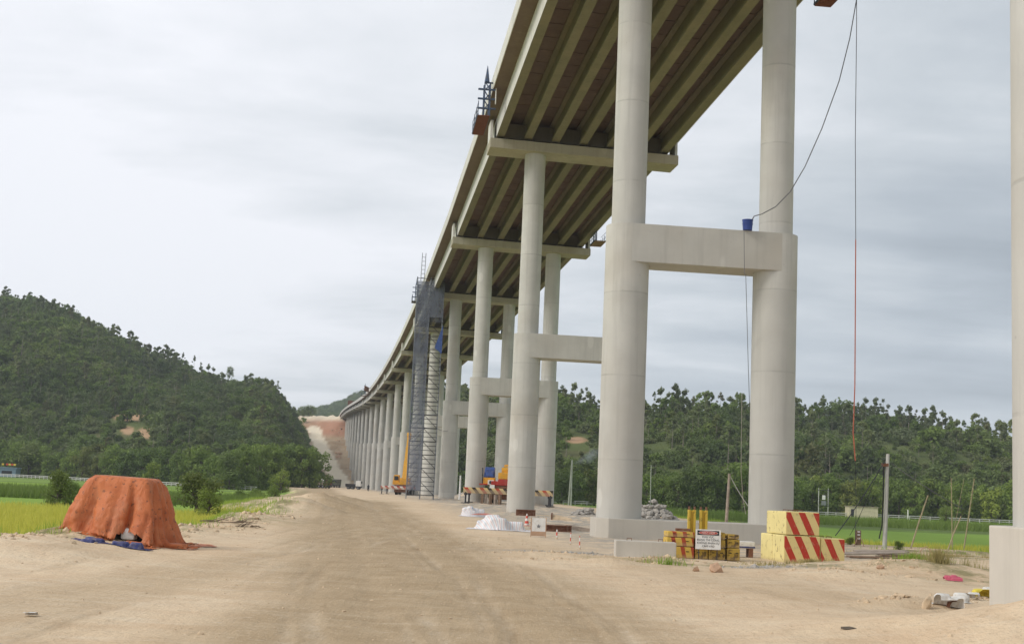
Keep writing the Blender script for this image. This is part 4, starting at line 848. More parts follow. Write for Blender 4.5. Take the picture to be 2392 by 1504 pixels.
# cloth laid over solid things: position-based drape, solved here
def drape(nx, ny, lx, ly, solids, z0, steps=260, seed=1, bend=0.25, fric=0.55, ox=0.0, oy=0.0, crumple=0.05, slack=0.0):
    r = np.random.default_rng(seed); hx, hy = lx/(nx-1), ly/(ny-1)
    U, V = np.meshgrid(np.linspace(-lx/2, lx/2, nx), np.linspace(-ly/2, ly/2, ny), indexing='ij')
    P = np.stack([U+ox, V+oy, np.full_like(U, z0)+crumple*fbm(U*1.6+seed*5, V*1.6, 4)*4], -1); Q = P.copy()
    P[..., 0] *= 1-slack*.5; P[..., 1] *= 1-slack; Q = P.copy()
    sets = []
    def add(dx, dy, k):
        L = math.hypot(dx*hx, dy*hy)
        for px in range(2*max(1, abs(dx)) if dx else 1):
            for py in range(2*max(1, abs(dy)) if (dy and not dx) else 1):
                I, J = np.meshgrid(np.arange(nx), np.arange(ny), indexing='ij')
                ok = (I+dx < nx) & (J+dy < ny) & (J+dy >= 0)
                if dx: ok &= (I//max(1, abs(dx))) % 2 == px % 2
                if dx and abs(dx) > 1: ok &= (I % abs(dx)) == px//2
                if not dx:
                    ok &= (J//abs(dy)) % 2 == py % 2
                    if abs(dy) > 1: ok &= (J % abs(dy)) == py//2
                I, J = I[ok], J[ok]
                if len(I): sets.append((I, J, I+dx, J+dy, L, k))
    add(1, 0, 1.0); add(0, 1, 1.0); add(1, 1, 0.7); add(1, -1, 0.7); add(2, 0, bend); add(0, 2, bend)
    for st in range(steps):
        vel = (P-Q)*0.965; vel[..., 2] -= 9.8*(1/50)**2; Q = P.copy(); P = P+vel
        for it in range(3):
            for a, b, c, d, L, k in sets:
                D = P[c, d]-P[a, b]; n_ = np.linalg.norm(D, axis=-1, keepdims=True)+1e-9
                cor = D*(1-L/n_)*0.5*k; P[a, b] += cor; P[c, d] -= cor
        hit = np.zeros(P.shape[:2], bool)
        for sol_ in solids:
            if sol_[0] == 'hull':                      # convex hull given by planes n.x < d
                nn_, dd_ = sol_[1], sol_[2]; dist = P@nn_.T-dd_; am = dist.argmax(-1); sd = np.take_along_axis(dist, am[..., None], -1)[..., 0]; near = sd < 0.012
                P = np.where(near[..., None], P+nn_[am]*(0.012-sd)[..., None], P); hit |= near; continue
            c, hlf, rad = sol_; q = P-np.array(c); e = np.abs(q)-np.array(hlf); outd = np.linalg.norm(np.maximum(e, 0), axis=-1); ins = np.minimum(e.max(-1), 0); sd = outd+ins-rad
            near = sd < 0.012
            if near.any():
                g_ = np.where((outd > 1e-6)[..., None], np.maximum(e, 0)*np.sign(q), 0); am = e.argmax(-1); ii, jj = np.where(near & (outd <= 1e-6)); g_[ii, jj, am[ii, jj]] = np.sign(q[ii, jj, am[ii, jj]])
                g_ /= (np.linalg.norm(g_, axis=-1, keepdims=True)+1e-9); P = np.where(near[..., None], P+g_*(0.012-sd)[..., None], P); hit |= near
        low = P[..., 2] < 0.012; P[..., 2] = np.maximum(P[..., 2], 0.012+0.01*r.random(P.shape[:2])); hit |= low
        f_ = np.where(hit, fric, 0)[..., None]; Q = Q*(1-f_)+P*f_
    return P
def cloth_obj(name, P, mat, loc, rz=0.0, drop=None):
    P = P.copy(); cr, sr = math.cos(rz), math.sin(rz); wx = loc[0]+P[..., 0]*cr-P[..., 1]*sr; wy = loc[1]+P[..., 0]*sr+P[..., 1]*cr
    hmax = P[..., 2].max(); P[..., 2] += (gz(wx, wy)-loc[2])*np.clip(1-P[..., 2]/max(.3, hmax), 0, 1)
    me = grid_mesh(name, P[..., 0], P[..., 1], P[..., 2], {}, mat); l = me.uv_layers.new(name='uv'); nx, ny = P.shape[:2]
    uv = np.stack(np.meshgrid(np.linspace(0, 1, nx), np.linspace(0, 1, ny), indexing='ij'), -1).reshape(-1, 2); vi = np.zeros(len(me.loops), np.int32); me.loops.foreach_get('vertex_index', vi)
    l.data.foreach_set('uv', uv[vi].ravel().astype(np.float32))
    if drop is not None:
        bm = bmesh.new(); bm.from_mesh(me); dr = drop.reshape(-1); bm.verts.ensure_lookup_table()
        bmesh.ops.delete(bm, geom=[f for f in bm.faces if all(dr[v.index] for v in f.verts)], context='FACES'); bm.to_mesh(me); bm.free()
    return link(name, me, None, tuple(map(float, loc)), (0, 0, rz))
# orange tarpaulin thrown over a machine
tp = on_ground(286, 1262); TZ = tp[2]; tp = tp*np.array([1+1.5/tp[1], 1, 1])
def plane_(nx, nz, ny, x0, z0, y0=0.0): v_ = np.array([nx, ny, nz], float); v_ /= np.linalg.norm(v_); return v_, v_@np.array([x0, y0, z0])
pl = [plane_(-1.95, .62, 0, -1.08, 1.95), plane_(1.95, .48, 0, 1.06, 1.95), plane_(0, .50, -1.95, 0, 1.95, -.85), plane_(0, .5, 1.95, 0, 1.95, .85), plane_(.03, 1, 0, 0, 1.96), plane_(0, -1, 0, 0, -.1), plane_(-1.2, .5, -1.2, -1.02, 1.95, -.78), plane_(1.2, .45, -1.2, 1.04, 1.95, -.78)]
sol = [('hull', np.array([p[0] for p in pl]), np.array([p[1] for p in pl])), ((1.95, -.3, .06), (.35, .25, .04), .03)]
P = drape(124, 116, 6.1, 5.7, sol, 2.30, 190, 4, 0.03, 0.35, 0.06, 0.15, 0.10, 0.05)
# slack gathers into pleats that run down the skirt
ang = np.arctan2(P[..., 1]*1.25, P[..., 0]); dn_ = np.clip((1.9-P[..., 2])/1.7, 0, 1); on_ = (P[..., 2] > 0.05)
q_ = ang*3.1+1.5*fbm(ang*1.3+7, P[..., 2]*0.5, 3)+0.55*P[..., 2]*np.sin(ang*2+.5)
pleat = (np.abs(np.sin(q_*1.5))**0.7-0.55)*0.42+(np.abs(np.sin(q_*3.3+1.0+0.8*P[..., 2]))**0.8-0.5)*0.17+0.30*fbm(ang*2.2+2, P[..., 2]*1.3, 4)+0.10*fbm(ang*9, P[..., 2]*5, 3)
DROP = ((P[..., 2] < 0.022) & (fbm(P[..., 0]*1.3, P[..., 1]*1.3, 3) < 0.12)) | ((P[..., 2] < 0.40-0.35*np.abs(P[..., 0]-0.72)) & (P[..., 0] > 0.22) & (P[..., 0] < 1.15) & (P[..., 1] < -0.8))
amt = (pleat*dn_**0.55*on_)[..., None]*np.stack([np.cos(ang), np.sin(ang), np.zeros_like(ang)], -1); P = P+amt
tarp = cloth_obj('tarpaulin', P, 'orange_tarp', (tp[0], tp[1]+1.5, TZ), R(-4), DROP); tarp.scale = (.86, .86, .96)
tag(tarp, 'crumpled orange tarpaulin draped over a machine on the brink of the rice', 'tarpaulin')
mc = empty('machine', (tp[0], tp[1]+1.5, TZ), R(-4)); mc.scale = (.86, .86, .96); tag(mc, 'white-sided machine peeping out from under the orange tarpaulin', 'machine')
mb = MB(); mb.box(-0.92, 0.85, -0.80, 0.80, 0.45, 1.88); mb.build('housing', 'steel_dark', mc, bevel=.04)
mb = MB(); mb.box(0.35, 0.85, -1.22, -0.8, 0.06, 0.42); mb.build('side_panel', 'white_paint', mc, True, bevel=.10)
for x in (-.7, .7):
    mb = MB(); mb.box(x-.15, x+.15, -.85, .85, 0.0, 0.45); mb.build('skid', 'steel_dark', mc)
def rag(name, px, py, w, d, h, mat, seed, label, cat, rot=0, dz=0.0, lump=2.0):
    p = on_ground(px, py); k = 40; rg = []
    for j in range(7):
        q = 1-j/7; rg.append([((w/2)*q*(1+.35*fbm1(math.cos(a)*lump+seed, math.sin(a)*lump))*math.cos(a), (d/2)*q*(1+.35*fbm1(math.cos(a)*lump+seed+9, math.sin(a)*lump))*math.sin(a), max(0.01, h*(1-q**2)*(0.55+1.1*(fbm1(q*math.cos(a)*2.2+seed, q*math.sin(a)*2.2)+.5)))+0.01) for a in [2*math.pi*i/k for i in range(k)]])
    o = link(name, cloth_mesh(name, rg, mat, True), None, (p[0], p[1], p[2]+dz), (0, 0, rot)); return tag(o, label, cat)
def crumpled(px, py, w, d, mat, seed, lab, rot=0.0, nm='groundsheet', cat='sheet', nx=64, ny=40, st=90, hh=1.0):
    p = on_ground(px, py); r = random.Random(seed)
    sol = [((r.uniform(-.4, .4)*w, r.uniform(-.4, .4)*d, 0), (r.uniform(.04, .16), r.uniform(.03, .08), hh*r.uniform(.05, .13)), .03) for _ in range(7)]
    P = drape(nx, ny, w*1.35, d*1.6, sol, .34, st, seed, 0.02, 0.6, 0, 0, 0.10, 0.28)
    return tag(cloth_obj(nm, P, mat, p, rot), lab, cat)
crumpled(262, 1270, 1.75, 0.62, 'navy_tarp', 3, 'navy blue sheet crumpled on the dirt before the orange tarpaulin', 0.03)
crumpled(322, 1277, 0.85, 0.45, 'orange_tarp', 8, 'small rusty-orange rag bunched beside the navy sheet', -0.1)
# white striped sheets over building materials
def sheet(px, py, w, d, h, seed, label, rot=0.0):
    p = on_ground(px, py); r = random.Random(seed)
    sol = [((r.uniform(-.5, .5)*(w-1.1), r.uniform(-.3, .3)*(d-.8), 0), (r.uniform(.1, .35), r.uniform(.1, .25), h*r.uniform(.3, .8)), .08) for _ in range(9)]
    P = drape(84, 64, w*1.15, d*1.35, sol, h+.25, 130, seed, 0.10, 0.6, 0, 0, 0.10, 0.08)
    return tag(cloth_obj('striped_sheet', P, 'striped_sheet', (p[0], p[1]+d*.45, p[2]), rot), label, 'sheet')
sheet(1166, 1238, 3.1, 1.9, 0.9, 4, 'white woven sheet with thin coloured stripes heaped over materials by the rusty beams', -0.05)
sheet(1110, 1207, 2.3, 1.7, 0.85, 9, 'smaller white sheet with red hem lying behind the striped one', 0.1)
rag('sheet_hem', 1128, 1214, 1.7, 0.25, 0.10, 'faded_red', 12, 'faded red cloth strip between the two white sheets', 'sheet', 0.1, .30)
# rusty steel beams and a form
def ibeam(px, py, L, h, w, rot, label, dY=0.0, dz=0.0):
    p = on_ground(px, py); o = empty('steel_beam', (p[0], p[1]+dY, p[2]+dz), rot)
    for nm, b in (('bottom_flange', (0, L, -w/2, w/2, 0, .05)), ('web', (0, L, -.02, .02, .05, h-.05)), ('top_flange', (0, L, -w/2, w/2, h-.05, h))):
        mb = MB(); mb.box(*b); mb.build(nm, 'rust', o)
    return tag(o, label, 'steel beam')
ibeam(1205, 1213, 1.35, 0.42, 0.3, 0.03, 'rusty steel beam half hidden behind the heaped white sheet', 1.0, .25)
ibeam(1272, 1240, 1.45, 0.34, 0.3, 0.02, 'rusty steel beam lying on the gravel below the sandy form', 0.3)
ibeam(1240, 1236, 0.75, 0.36, 0.3, 0.1, 'short rusty beam end sticking out behind the white notice board', 0.8)
p = on_ground(1310, 1226); o = empty('sand_form', (p[0], p[1]+.8, p[2]+.30), -0.08)
mb = MB(); k = 14
for z0, r0 in ((0, .3),):
    mb.prism([(r0*math.cos(math.pi*i/k), r0*1.25*math.sin(math.pi*i/k)) for i in range(k+1)], lambda a, b: (-.55, a, b), lambda a, b: (.75, a*1.1, b*.35)); mb.build('half_pipe', 'clod', o, True)
mb = MB(); mb.box(-.6, -.52, -.32, .32, 0, .42); mb.build('end_plate', 'rust', o); tag(o, 'sand-coloured tapering steel form resting on the rusty beam', 'form')
mb = MB(); mb.box(-.9, .75, -.15, .15, 0, .22); p = on_ground(1358, 1240); o = mb.build('timber_baulk', 'grey_wood', None, bevel=.02); o.location = p; o.rotation_euler = (0, .12, -.05); tag(o, 'grey timber baulk lying between the rusty beam and the first pier', 'timber')
# notice board by the sheets
p = on_ground(1257, 1254); o = empty('notice_board', p, 0.05); mb = MB(); mb.box(-.34, .34, -.02, .02, .06, .88); mb.build('board', 'white_paint', o)
mb = MB(); mb.box(-.335, .335, -.024, -.0205, .06, .26); mb.build('orange_band', 'laterite', o)
for x in (-.34, .34):
    mb = MB(); mb.box(x-.02, x+.02, -.025, .03, -.1, .9); mb.build('frame_bar', 'laterite', o)
mb = MB(); mb.v = []; pts = []
for i in range(10): pts.append(((.11 if i % 2 == 0 else .05)*math.sin(i*math.pi/5), (.11 if i % 2 == 0 else .05)*math.cos(i*math.pi/5)+.50))
mb.prism(pts, lambda a, b: (a, -.0205, b), lambda a, b: (a, -.026, b)); mb.build('emblem', 'steel_grey', o); tag(o, 'white notice board with a small grey emblem beside the striped sheet', 'notice board')
# delineator stakes
def stake(px, py, h, lab, tilt=0.0, r=.035, grp=None):
    p = on_ground(px, py); o = empty('marker_stake', p); mb = MB(); mb.cyl(0, 0, -.1, h, r, k=10); s = mb.build('shaft', 'stake_stripe', o, True); s.rotation_euler = (0, tilt, 0)
    mb = MB(); mb.cyl(0, 0, -.02, .05, r*2.2, r*1.6, k=12); mb.build('base', 'clod', o, True); return tag(o, lab, 'marker stake', grp)
stake(1597, 1302, 0.62, 'red and white striped stake leaning against the rusty counterweights', 0.16, .05)
stake(1300, 1258, 0.42, 'pale stake in the dirt near the white notice board', 0.02, .03)
for px, py, tl in ((1332, 1272, .02), (1354, 1282, -.03)): stake(px, py, 0.5, 'thin faded stake between notice board and low concrete block', tl, .02, 'stakes by the block')
def cone(px, py, h, lab, dz=0, dY=0.0, grp=None):
    p = on_ground(px, py); o = empty('traffic_cone', (p[0], p[1]+dY, p[2]+dz)); mb = MB(); mb.cyl(0, 0, .03, h, h*.2, h*.04, k=16); mb.build('cone', 'stake_stripe', o, True)
    mb = MB(); mb.box(-h*.26, h*.26, -h*.26, h*.26, 0, .035); mb.build('base', 'red_paint', o); return tag(o, lab, 'traffic cone', grp)
cone(1230, 1228, 0.72, 'red and white cone standing behind the notice board')
for px in (1483, 1510): cone(px, 1300, 0.36, 'tiny worn cone in front of the long concrete block', 0, 0, 'cones by the block')
# long precast block in front of the first pier
p = on_ground(1437, 1299); o = empty('concrete_block', p, 0.0); mb = MB(); mb.box(0, 2.12, 0, .65, -.15, .56); mb.build('block_body', 'plinth_concrete', o, bevel=.03)
for x in (.5, 1.6):
    mb = MB(); mb.tube([(x-.08, .3, .54), (x-.08, .3, .64), (x+.08, .3, .64), (x+.08, .3, .54)], .012, 6); mb.build('lifting_loop', 'rust', o)
tag(o, 'long low precast concrete block lying before the first pier', 'concrete block')
# striped counterweight blocks
c0 = on_ground(1830, 1313); RB = R(13)
def cblock(x0, x1, y0, y1, z0, z1, lab, tilt=0.0):
    e = empty('counterweight_block', c0, RB); e.rotation_euler = (0, tilt, RB+random.uniform(-.015, .015)); q = .012
    mb = MB(); mb.box(x0+q, x1-q, y0+q, y1-q, z0+q*(z0 > 0), z1); mb.build('block_body', 'block_yellow', e, bevel=.045)
    if y0 == 0:
        mb = MB(); mb.box(x0+.03, x1-.03, -.004, q+.002, z0+.03, z1-.03); mb.build('striped_face', 'block_stripe', e)
    for y in (y0+.25*(y1-y0), y1-.25*(y1-y0)):
        mb = MB(); mb.tube([((x0+x1)/2-.1, y, z1-.03), ((x0+x1)/2-.1, y, z1+.05), ((x0+x1)/2+.1, y, z1+.05), ((x0+x1)/2+.1, y, z1-.03)], .014, 6); mb.build('lifting_loop', 'rust', e)
    return tag(e, lab, 'concrete block', 'striped counterweight blocks')
A1, B1 = 1.45, 1.04
cblock(0, A1, 0, B1, -.1, 0.98, 'lower yellow counterweight block with red slanted stripes, under a striped one')
cblock(0.03, A1, B1, 2*B1, -.1, 0.98, 'lower plain yellow counterweight block behind the striped pair')
cblock(0.06, A1-.02, 0, B1*.82, 0.985, 1.84, 'upper yellow block with red slanted stripes, topmost of its stack', 0.0)
cblock(0.08, A1-.02, B1*.82, 2*B1*.86, 0.985, 1.83, 'upper plain yellow block, topmost of the rear stack')
cblock(A1, A1+1.0, 0, B1*1.2, -.1, 0.92, 'single low striped block at the end of the stack, nothing on it')
# rusty counterweights with the danger sign
q0 = on_ground(1556, 1302); RQ = R(2)
def cw(x0, x1, z0, z1, mat, lab, y=0.0, d=.8):
    e = empty('counterweight', q0+np.array([x0*math.cos(RQ), x0*math.sin(RQ)+y, 0]), RQ+random.uniform(-.03, .03)); w = x1-x0; e.location.z = q0[2]+z0
    mb = MB(); mb.box(.01, w-.01, 0, d, 0, (z1-z0)-.015); mb.build('weight_body', mat, e, bevel=.035)
    for x in (w*.25, w*.75):
        mb = MB(); mb.box(x-.05, x+.05, -.015, .02, (z1-z0)*.55, (z1-z0)*.62); mb.build('slot', 'rubber', e)
    return tag(e, lab, 'counterweight', 'rusty crane counterweights')
cw(0, 1.02, 0, .42, 'drum_stripe', 'rusty yellow counterweight with faint red stripes, lowest beside the concrete block')
cw(0, 1.0, .42, .74, 'drum_stripe', 'rusty red-striped counterweight in the middle of the stack next to the long block')
cw(0.02, 1.02, .74, .95, 'drum_stripe', 'rusty red-striped counterweight, topmost next to the long block')
cw(1.03, 1.52, 0, .40, 'drum_yellow', 'dull yellow counterweight under the danger sign', .05)
cw(1.53, 2.14, 0, .42, 'drum_yellow', 'dented dull yellow counterweight at the foot of the danger sign', -.02)
cw(1.1, 2.13, .42, .72, 'drum_yellow', 'long dull yellow counterweight half behind the danger sign', .0)
cw(1.3, 2.12, .72, .98, 'drum_yellow', 'dull yellow counterweight, topmost behind the danger sign', .02)
cw(2.18, 2.66, 0, .44, 'drum_yellow', 'dull yellow counterweight, lowest of the end stack near the striped blocks', .0)
cw(2.19, 2.65, .44, .76, 'drum_yellow', 'dull yellow counterweight, middle of the end stack near the striped blocks', .02)
cw(2.2, 2.62, .76, .93, 'drum_yellow', 'thin dull yellow counterweight, topmost of the end stack', .0)
mb = MB(); mb.box(0, .52, 0, .3, 0, .09); o = mb.build('steel_plate', 'rust', None); o.location = q0+np.array([.35, .1, .96]); tag(o, 'rusty red steel plate lying on the striped counterweights', 'steel plate')
for x, lab in ((0.90, 'yellow steel bollard post standing behind the danger sign, next to the striped counterweights'), (1.33, 'yellow steel bollard post standing behind the danger sign, over the dull weights')):
    e = empty('bollard_post', q0+np.array([x, 1.0, 0.0])); mb = MB(); mb.box(-.02, .06, -.12, .12, 0, 1.72); mb.build('face_plate', 'bollard_yellow', e, bevel=.01)
    mb = MB(); mb.box(.18, .26, -.12, .12, 0, 1.72); mb.build('back_plate', 'bollard_yellow', e, bevel=.01)
    mb = MB(); mb.box(.06, .18, -.03, .03, 0, 1.70); mb.build('web_plate', 'bollard_yellow', e)
    for xx in (.02, .22):
        mb = MB(); mb.box(xx-.03, xx+.03, -.05, .05, 1.72, 1.84); mb.build('lug', 'rust', e)
    tag(e, lab, 'bollard')
sg = empty('danger_sign', q0+np.array([1.02, -.12, .36]), 0.02); tag(sg, 'white danger sign with red oval and black lettering leaning on the rusty counterweights', 'sign'); sg.rotation_euler = (-.06, 0, .02)
mb = MB(); mb.box(0, .90, -.012, .012, 0, .70); mb.build('board', 'white_paint', sg)
mb = MB(); mb.box(.06, .84, -.0165, -.0125, .50, .66); mb.build('black_panel', 'cable_black', sg)
mb = MB(); mb.prism([(.45+.35*math.cos(a), .58+.065*math.sin(a)) for a in [2*math.pi*i/28 for i in range(28)]], lambda a, b: (a, -.017, b), lambda a, b: (a, -.021, b)); mb.build('white_oval', 'white_paint', sg)
mb = MB(); mb.prism([(.45+.335*math.cos(a), .58+.055*math.sin(a)) for a in [2*math.pi*i/28 for i in range(28)]], lambda a, b: (a, -.0215, b), lambda a, b: (a, -.025, b)); mb.build('red_oval', 'red_paint', sg)
def text(body, x, z, size, mat, par, y=-.0165):
    cu = bpy.data.curves.new('lettering', 'FONT'); cu.body = body; cu.size = size; cu.align_x = 'CENTER'; cu.extrude = .001; cu.materials.append(MATS[mat])
    t_ = bpy.data.objects.new('lettering', cu); COL.objects.link(t_); dg_ = bpy.context.evaluated_depsgraph_get(); dg_.update()
    me = bpy.data.meshes.new_from_object(t_.evaluated_get(dg_)); bpy.data.objects.remove(t_)
    return link('lettering', me, par, (x, y, z), (R(90), 0, 0))
text('NGUY HIỂM', .45, .555, .085, 'white_paint', sg, -.0275)
for k, tline in enumerate(('KHU VỰC', 'ĐANG THI CÔNG', 'KHÔNG PHẬN SỰ', 'CẤM VÀO')): text(tline, .45, .405-.108*k, .098, 'cable_black', sg)
for x in (.12, .78):
    mb = MB(); mb.box(x-.015, x+.015, .015, .045, -.36, .5); mb.build('leg', 'steel_dark', sg)
# white bricks bundle between the two stacks of weights
p = on_ground(1735, 1302); o = empty('sheet_bundle', p+np.array([0, .5, 0])); mb = MB(); mb.box(-.32, .5, -.3, .3, .34, .60); mb.build('bundle', 'sack_white', o, bevel=.03)
for x in (-.2, .35):
    mb = MB(); mb.box(x-.08, x+.08, -.3, .3, 0, .34); mb.build('support', 'rust', o)
mb = MB(); mb.box(-.32, .5, -.31, -.301, .36, .42); mb.build('purple_band', 'navy_tarp', o); tag(o, 'pale wrapped bundle on rusty supports between weights and striped blocks', 'bundle')
# loose rocks on the verge
for px, py, s, lab in ((1672, 1336, .52, 'orange laterite boulder on the gravel before the weights'), (1627, 1334, .26, 'small orange rock beside the laterite boulder'), (2057, 1330, .28, 'pale stone on the sandy mound before the stacked boards')):
    p = on_ground(px, py); o = link('boulder', rock_mesh(px % 97, 'laterite', 1, .22, (1.15, .6, .75)), None, p+np.array([0, 0, s*.22]), (.1, .2, .4), s); tag(o, lab, 'boulder')
p = on_ground(1650, 1334); 
# litter sacks near the plinth
def sack(px, py, w, d, h, mat, seed, lab, rot=0): return crumpled(px, py, w*1.25, d*1.25, mat, seed, lab, rot, 'sack', 'sack', 30, 24, 60, h/.09)
sack(2213, 1416, .42, .30, .20, 'sack_white', 31, 'plump white sack on the sand heap near the plinth', .2)
sack(2243, 1406, .30, .22, .13, 'sack_white', 33, 'small grey-white sack between the plump one and the yellow rag', -.2)
sack(2270, 1400, .22, .18, .10, 'sack_white', 35, 'flat white scrap of sacking beside the yellow rag', .1)
sack(2295, 1396, .36, .22, .14, 'yellow_rag', 37, 'yellow plastic rag lying by the foot of the plinth', .1)
sack(2312, 1390, .22, .16, .12, 'sack_white', 39, 'white paper scrap against the foot of the plinth', .1)
sack(2326, 1391, .18, .12, .08, 'cable_black', 41, 'black scrap of rubber at the corner of the plinth', .1)
sack(2228, 1420, .16, .1, .09, 'rust', 42, 'brown rag poking out under the plump white sack', .3)
sack(2226, 1356, .30, .2, .10, 'pink_rag', 43, 'pink rag beside the tall dry grass', .0)
sack(70, 1440, .12, .09, .02, 'sack_white', 44, 'flat white scrap pressed into the wheel tracks', .0)
p = on_ground(1985, 1469); o = link('driftwood', rock_mesh(5, 'dark_bark', 1, .2, (1.6, .35, .25)), None, p+np.array([0, 0, .02]), (0, 0, .05), .26); tag(o, 'dark splinter of wood lying in the wheel track', 'wood')
# stone marker in the sand heap
p = on_ground(2165, 1420); o = link('marker_stone', rock_mesh(61, 'clod', 2, .10, (.45, .35, 1.0)), None, p+np.array([0, 0, .10]), (.1, .25, .3), .48); tag(o, 'leaning pointed stone stuck in the sand heap by the sacks', 'stone')
# boards stacked near the guyed pole
for k, (px, py, L, w, rz, ry, z) in enumerate(((1965, 1300, 2.9, .9, .10, -.05, .05), (1985, 1303, 3.2, .5, .02, -.01, .0), (2060, 1305, 2.6, .6, .12, .02, .10), (2000, 1300, 2.2, .7, -.06, -.04, .16), (2050, 1304, 2.4, .35, .03, .0, .02))):
    p = on_ground(px, py); mb = MB(); mb.box(0, L, 0, w, 0, .05); o = mb.build('board', ('grey_wood', 'plank_wood', 'plank_wood', 'grey_wood', 'plank_wood')[k], None, bevel=.006); o.location = p+np.array([0, 0, z+.03]); o.rotation_euler = (.03, ry, rz)
    tag(o, ['wide weathered board tilted on top of the stack by the guyed pole', 'long brown plank at the bottom of the stack by the guyed pole', 'brown plank sticking out past the stack towards the plinth', 'grey board laid crosswise on the stack by the guyed pole', 'narrow brown plank along the front of the stack'][k], 'board', 'boards by the pole')
# twigs on the verge
for px, py, L, lab in ((520, 1226, 2.2, 'tangle of dry branches on the verge past the orange tarpaulin'), (575, 1232, 1.0, 'short dry branch beside the larger tangle')):
    p = on_ground(px, py); mb = MB(); r = random.Random(px)
    for k in range(9):
        a = r.uniform(-.4, .4); x0 = r.uniform(-L/2, L/4); pts = [(x0, r.uniform(-.2, .2), .03)]
        for j in range(4): pts.append((pts[-1][0]+L*.14*r.uniform(.5, 1.3), pts[-1][1]+r.uniform(-.14, .14), max(.02, pts[-1][2]+r.uniform(-.08, .10))))
        mb.tube(pts, .022, 5, .008)
    o = mb.build('dry_branch', 'twig', None); o.location = p; tag(o, lab, 'branch')

# ------------------------------------------------------------------ poles and wires
def pole(px0, py0, px1, py1, r0, r1, mat, name, lab, cat, Y=None, z=None):
    p = on_ground(px0, py0) if Y is None else np.array([*at(px0, py0, Y)[:2], 0])
    if Y is not None: p[2] = g1(p[0], p[1])
    t = at(px1, py1, p[1]); e = empty(name, p); mb = MB(); d = t-p; mb.tube([(-d[0]*.08, 0, -.4), tuple(d*.5), tuple(d)], r0, 10, r1); mb.build('shaft', mat, e, True); tag(e, lab, cat); return e, p, t
e, pb, ptp = pole(2066, 1282, 2074, 1060, .115, .085, 'pole_concrete', 'concrete_pole', 'pale concrete pole with guy wires beside the stacked boards', 'pole')
mb = MB(); mb.tube([(-.1, -.1, 4.1), (-.12, -.12, 2.5), (-.15, -.1, 1.2), (-.28, -.05, .5)], .03, 6); mb.build('strapped_cable', 'cable_black', e)
mb = MB(); mb.box(-.14, .14, -.13, .13, 4.05, 4.2); mb.build('clamp', 'rust', e)
def wire(name, pts, r, mat, lab, sag=0.0, k=14):
    pts = [np.array(p, float) for p in pts]; out = []
    for a, b in zip(pts[:-1], pts[1:]):
        for i in range(k): t = i/k; q = a*(1-t)+b*t; q[2] -= sag*4*t*(1-t); out.append(tuple(q))
    out.append(tuple(pts[-1])); mb = MB(); mb.tube(out, r, 5); o = mb.build(name, mat, None, True); return tag(o, lab, 'wire')
hd = at(2066, 1078, pb[1])
wire('black_cable', [hd, at(1952, 1250, 56)], .022, 'cable_black', 'thick black cable slanting from the guyed pole to the striped blocks', .12)
wire('black_cable', [at(2056, 1090, 61), at(2010, 1200, 58), at(1985, 1250, 57.5)], .012, 'cable_black', 'thin black cable beside the thick one at the guyed pole', .05)
wire('guy_wire', [at(2083, 1082, pb[1]), at(2250, 1188, 66)], .018, 'cable_grey', 'grey guy wire running from the pole to the bamboo poles', .1)
bam = ((2125, 1286, 2168, 1156, .045, 'slanting grey bamboo pole next to the guyed concrete pole'), (2208, 1292, 2245, 1205, .035, 'short bamboo pole leaning across the upright bamboos'), (2225, 1292, 2222, 1116, .045, 'upright bamboo pole crossed by the leaning one'), (2218, 1290, 2252, 1118, .022, 'thin bamboo rod among the bamboo poles'), (2250, 1293, 2276, 1117, .055, 'stout bamboo pole nearest the plinth of the tall pier'.replace('nearest', 'closest to')))
for a, b, c, d, r_, lab in bam: pole(a, b, c, d, r_, r_*.7, 'bamboo', 'bamboo_pole', lab.replace('closest to', 'next to'), 'bamboo pole')
pole(1696, 1226, 1704, 1106, .13, .10, 'grey_wood', 'wooden_post', 'weathered tilted post with a rope between the two columns of the first pier', 'post', Y=96)
wire('rope', [at(1706, 1112, 96), at(1756, 1192, 96)], .03, 'cable_pale', 'pale rope slanting from the weathered post to the column', .15)
for dx, lab in ((0, 'slender concrete utility pole beside the smoke'), (7, 'leaning twin of the utility pole beside the smoke')):
    pole(1328+dx*.8, 1177, 1336+dx*.1, 1074, .17, .12, 'pole_concrete', 'utility_pole', lab, 'pole', Y=262)
e, p_, t_ = pole(1519, 1180, 1521, 1086, .10, .08, 'pole_concrete', 'utility_pole', 'thin utility pole with crossarm behind the first pier', 'pole', Y=272); d = t_-p_
mb = MB(); mb.box(d[0]-.9, d[0]+.9, -.06, .06, d[2]-.25, d[2]-.12); mb.build('crossarm', 'steel_dark', e)
pole(1074, 1150, 1076, 1110, .16, .12, 'white_paint', 'white_post', 'white post beyond the fourth pier', 'post', Y=210)
pole(2121, 1206, 2121, 1190, .16, .14, 'white_paint', 'white_post', 'white post rising above the paddy railing', 'post', Y=318)
p = on_ground(2004, 1272); e = empty('cable_box', p, .1); mb = MB(); mb.box(-.14, .14, -.1, .1, 0, .78); mb.build('cabinet', 'plank_wood', e, bevel=.015)
for z in (.3, .5, .66):
    mb = MB(); mb.box(-.07, .07, -.125, -.1, z, z+.08); mb.build('socket', 'white_paint', e)
tag(e, 'small brown cable cabinet on the paddy edge between blocks and pole', 'cabinet')
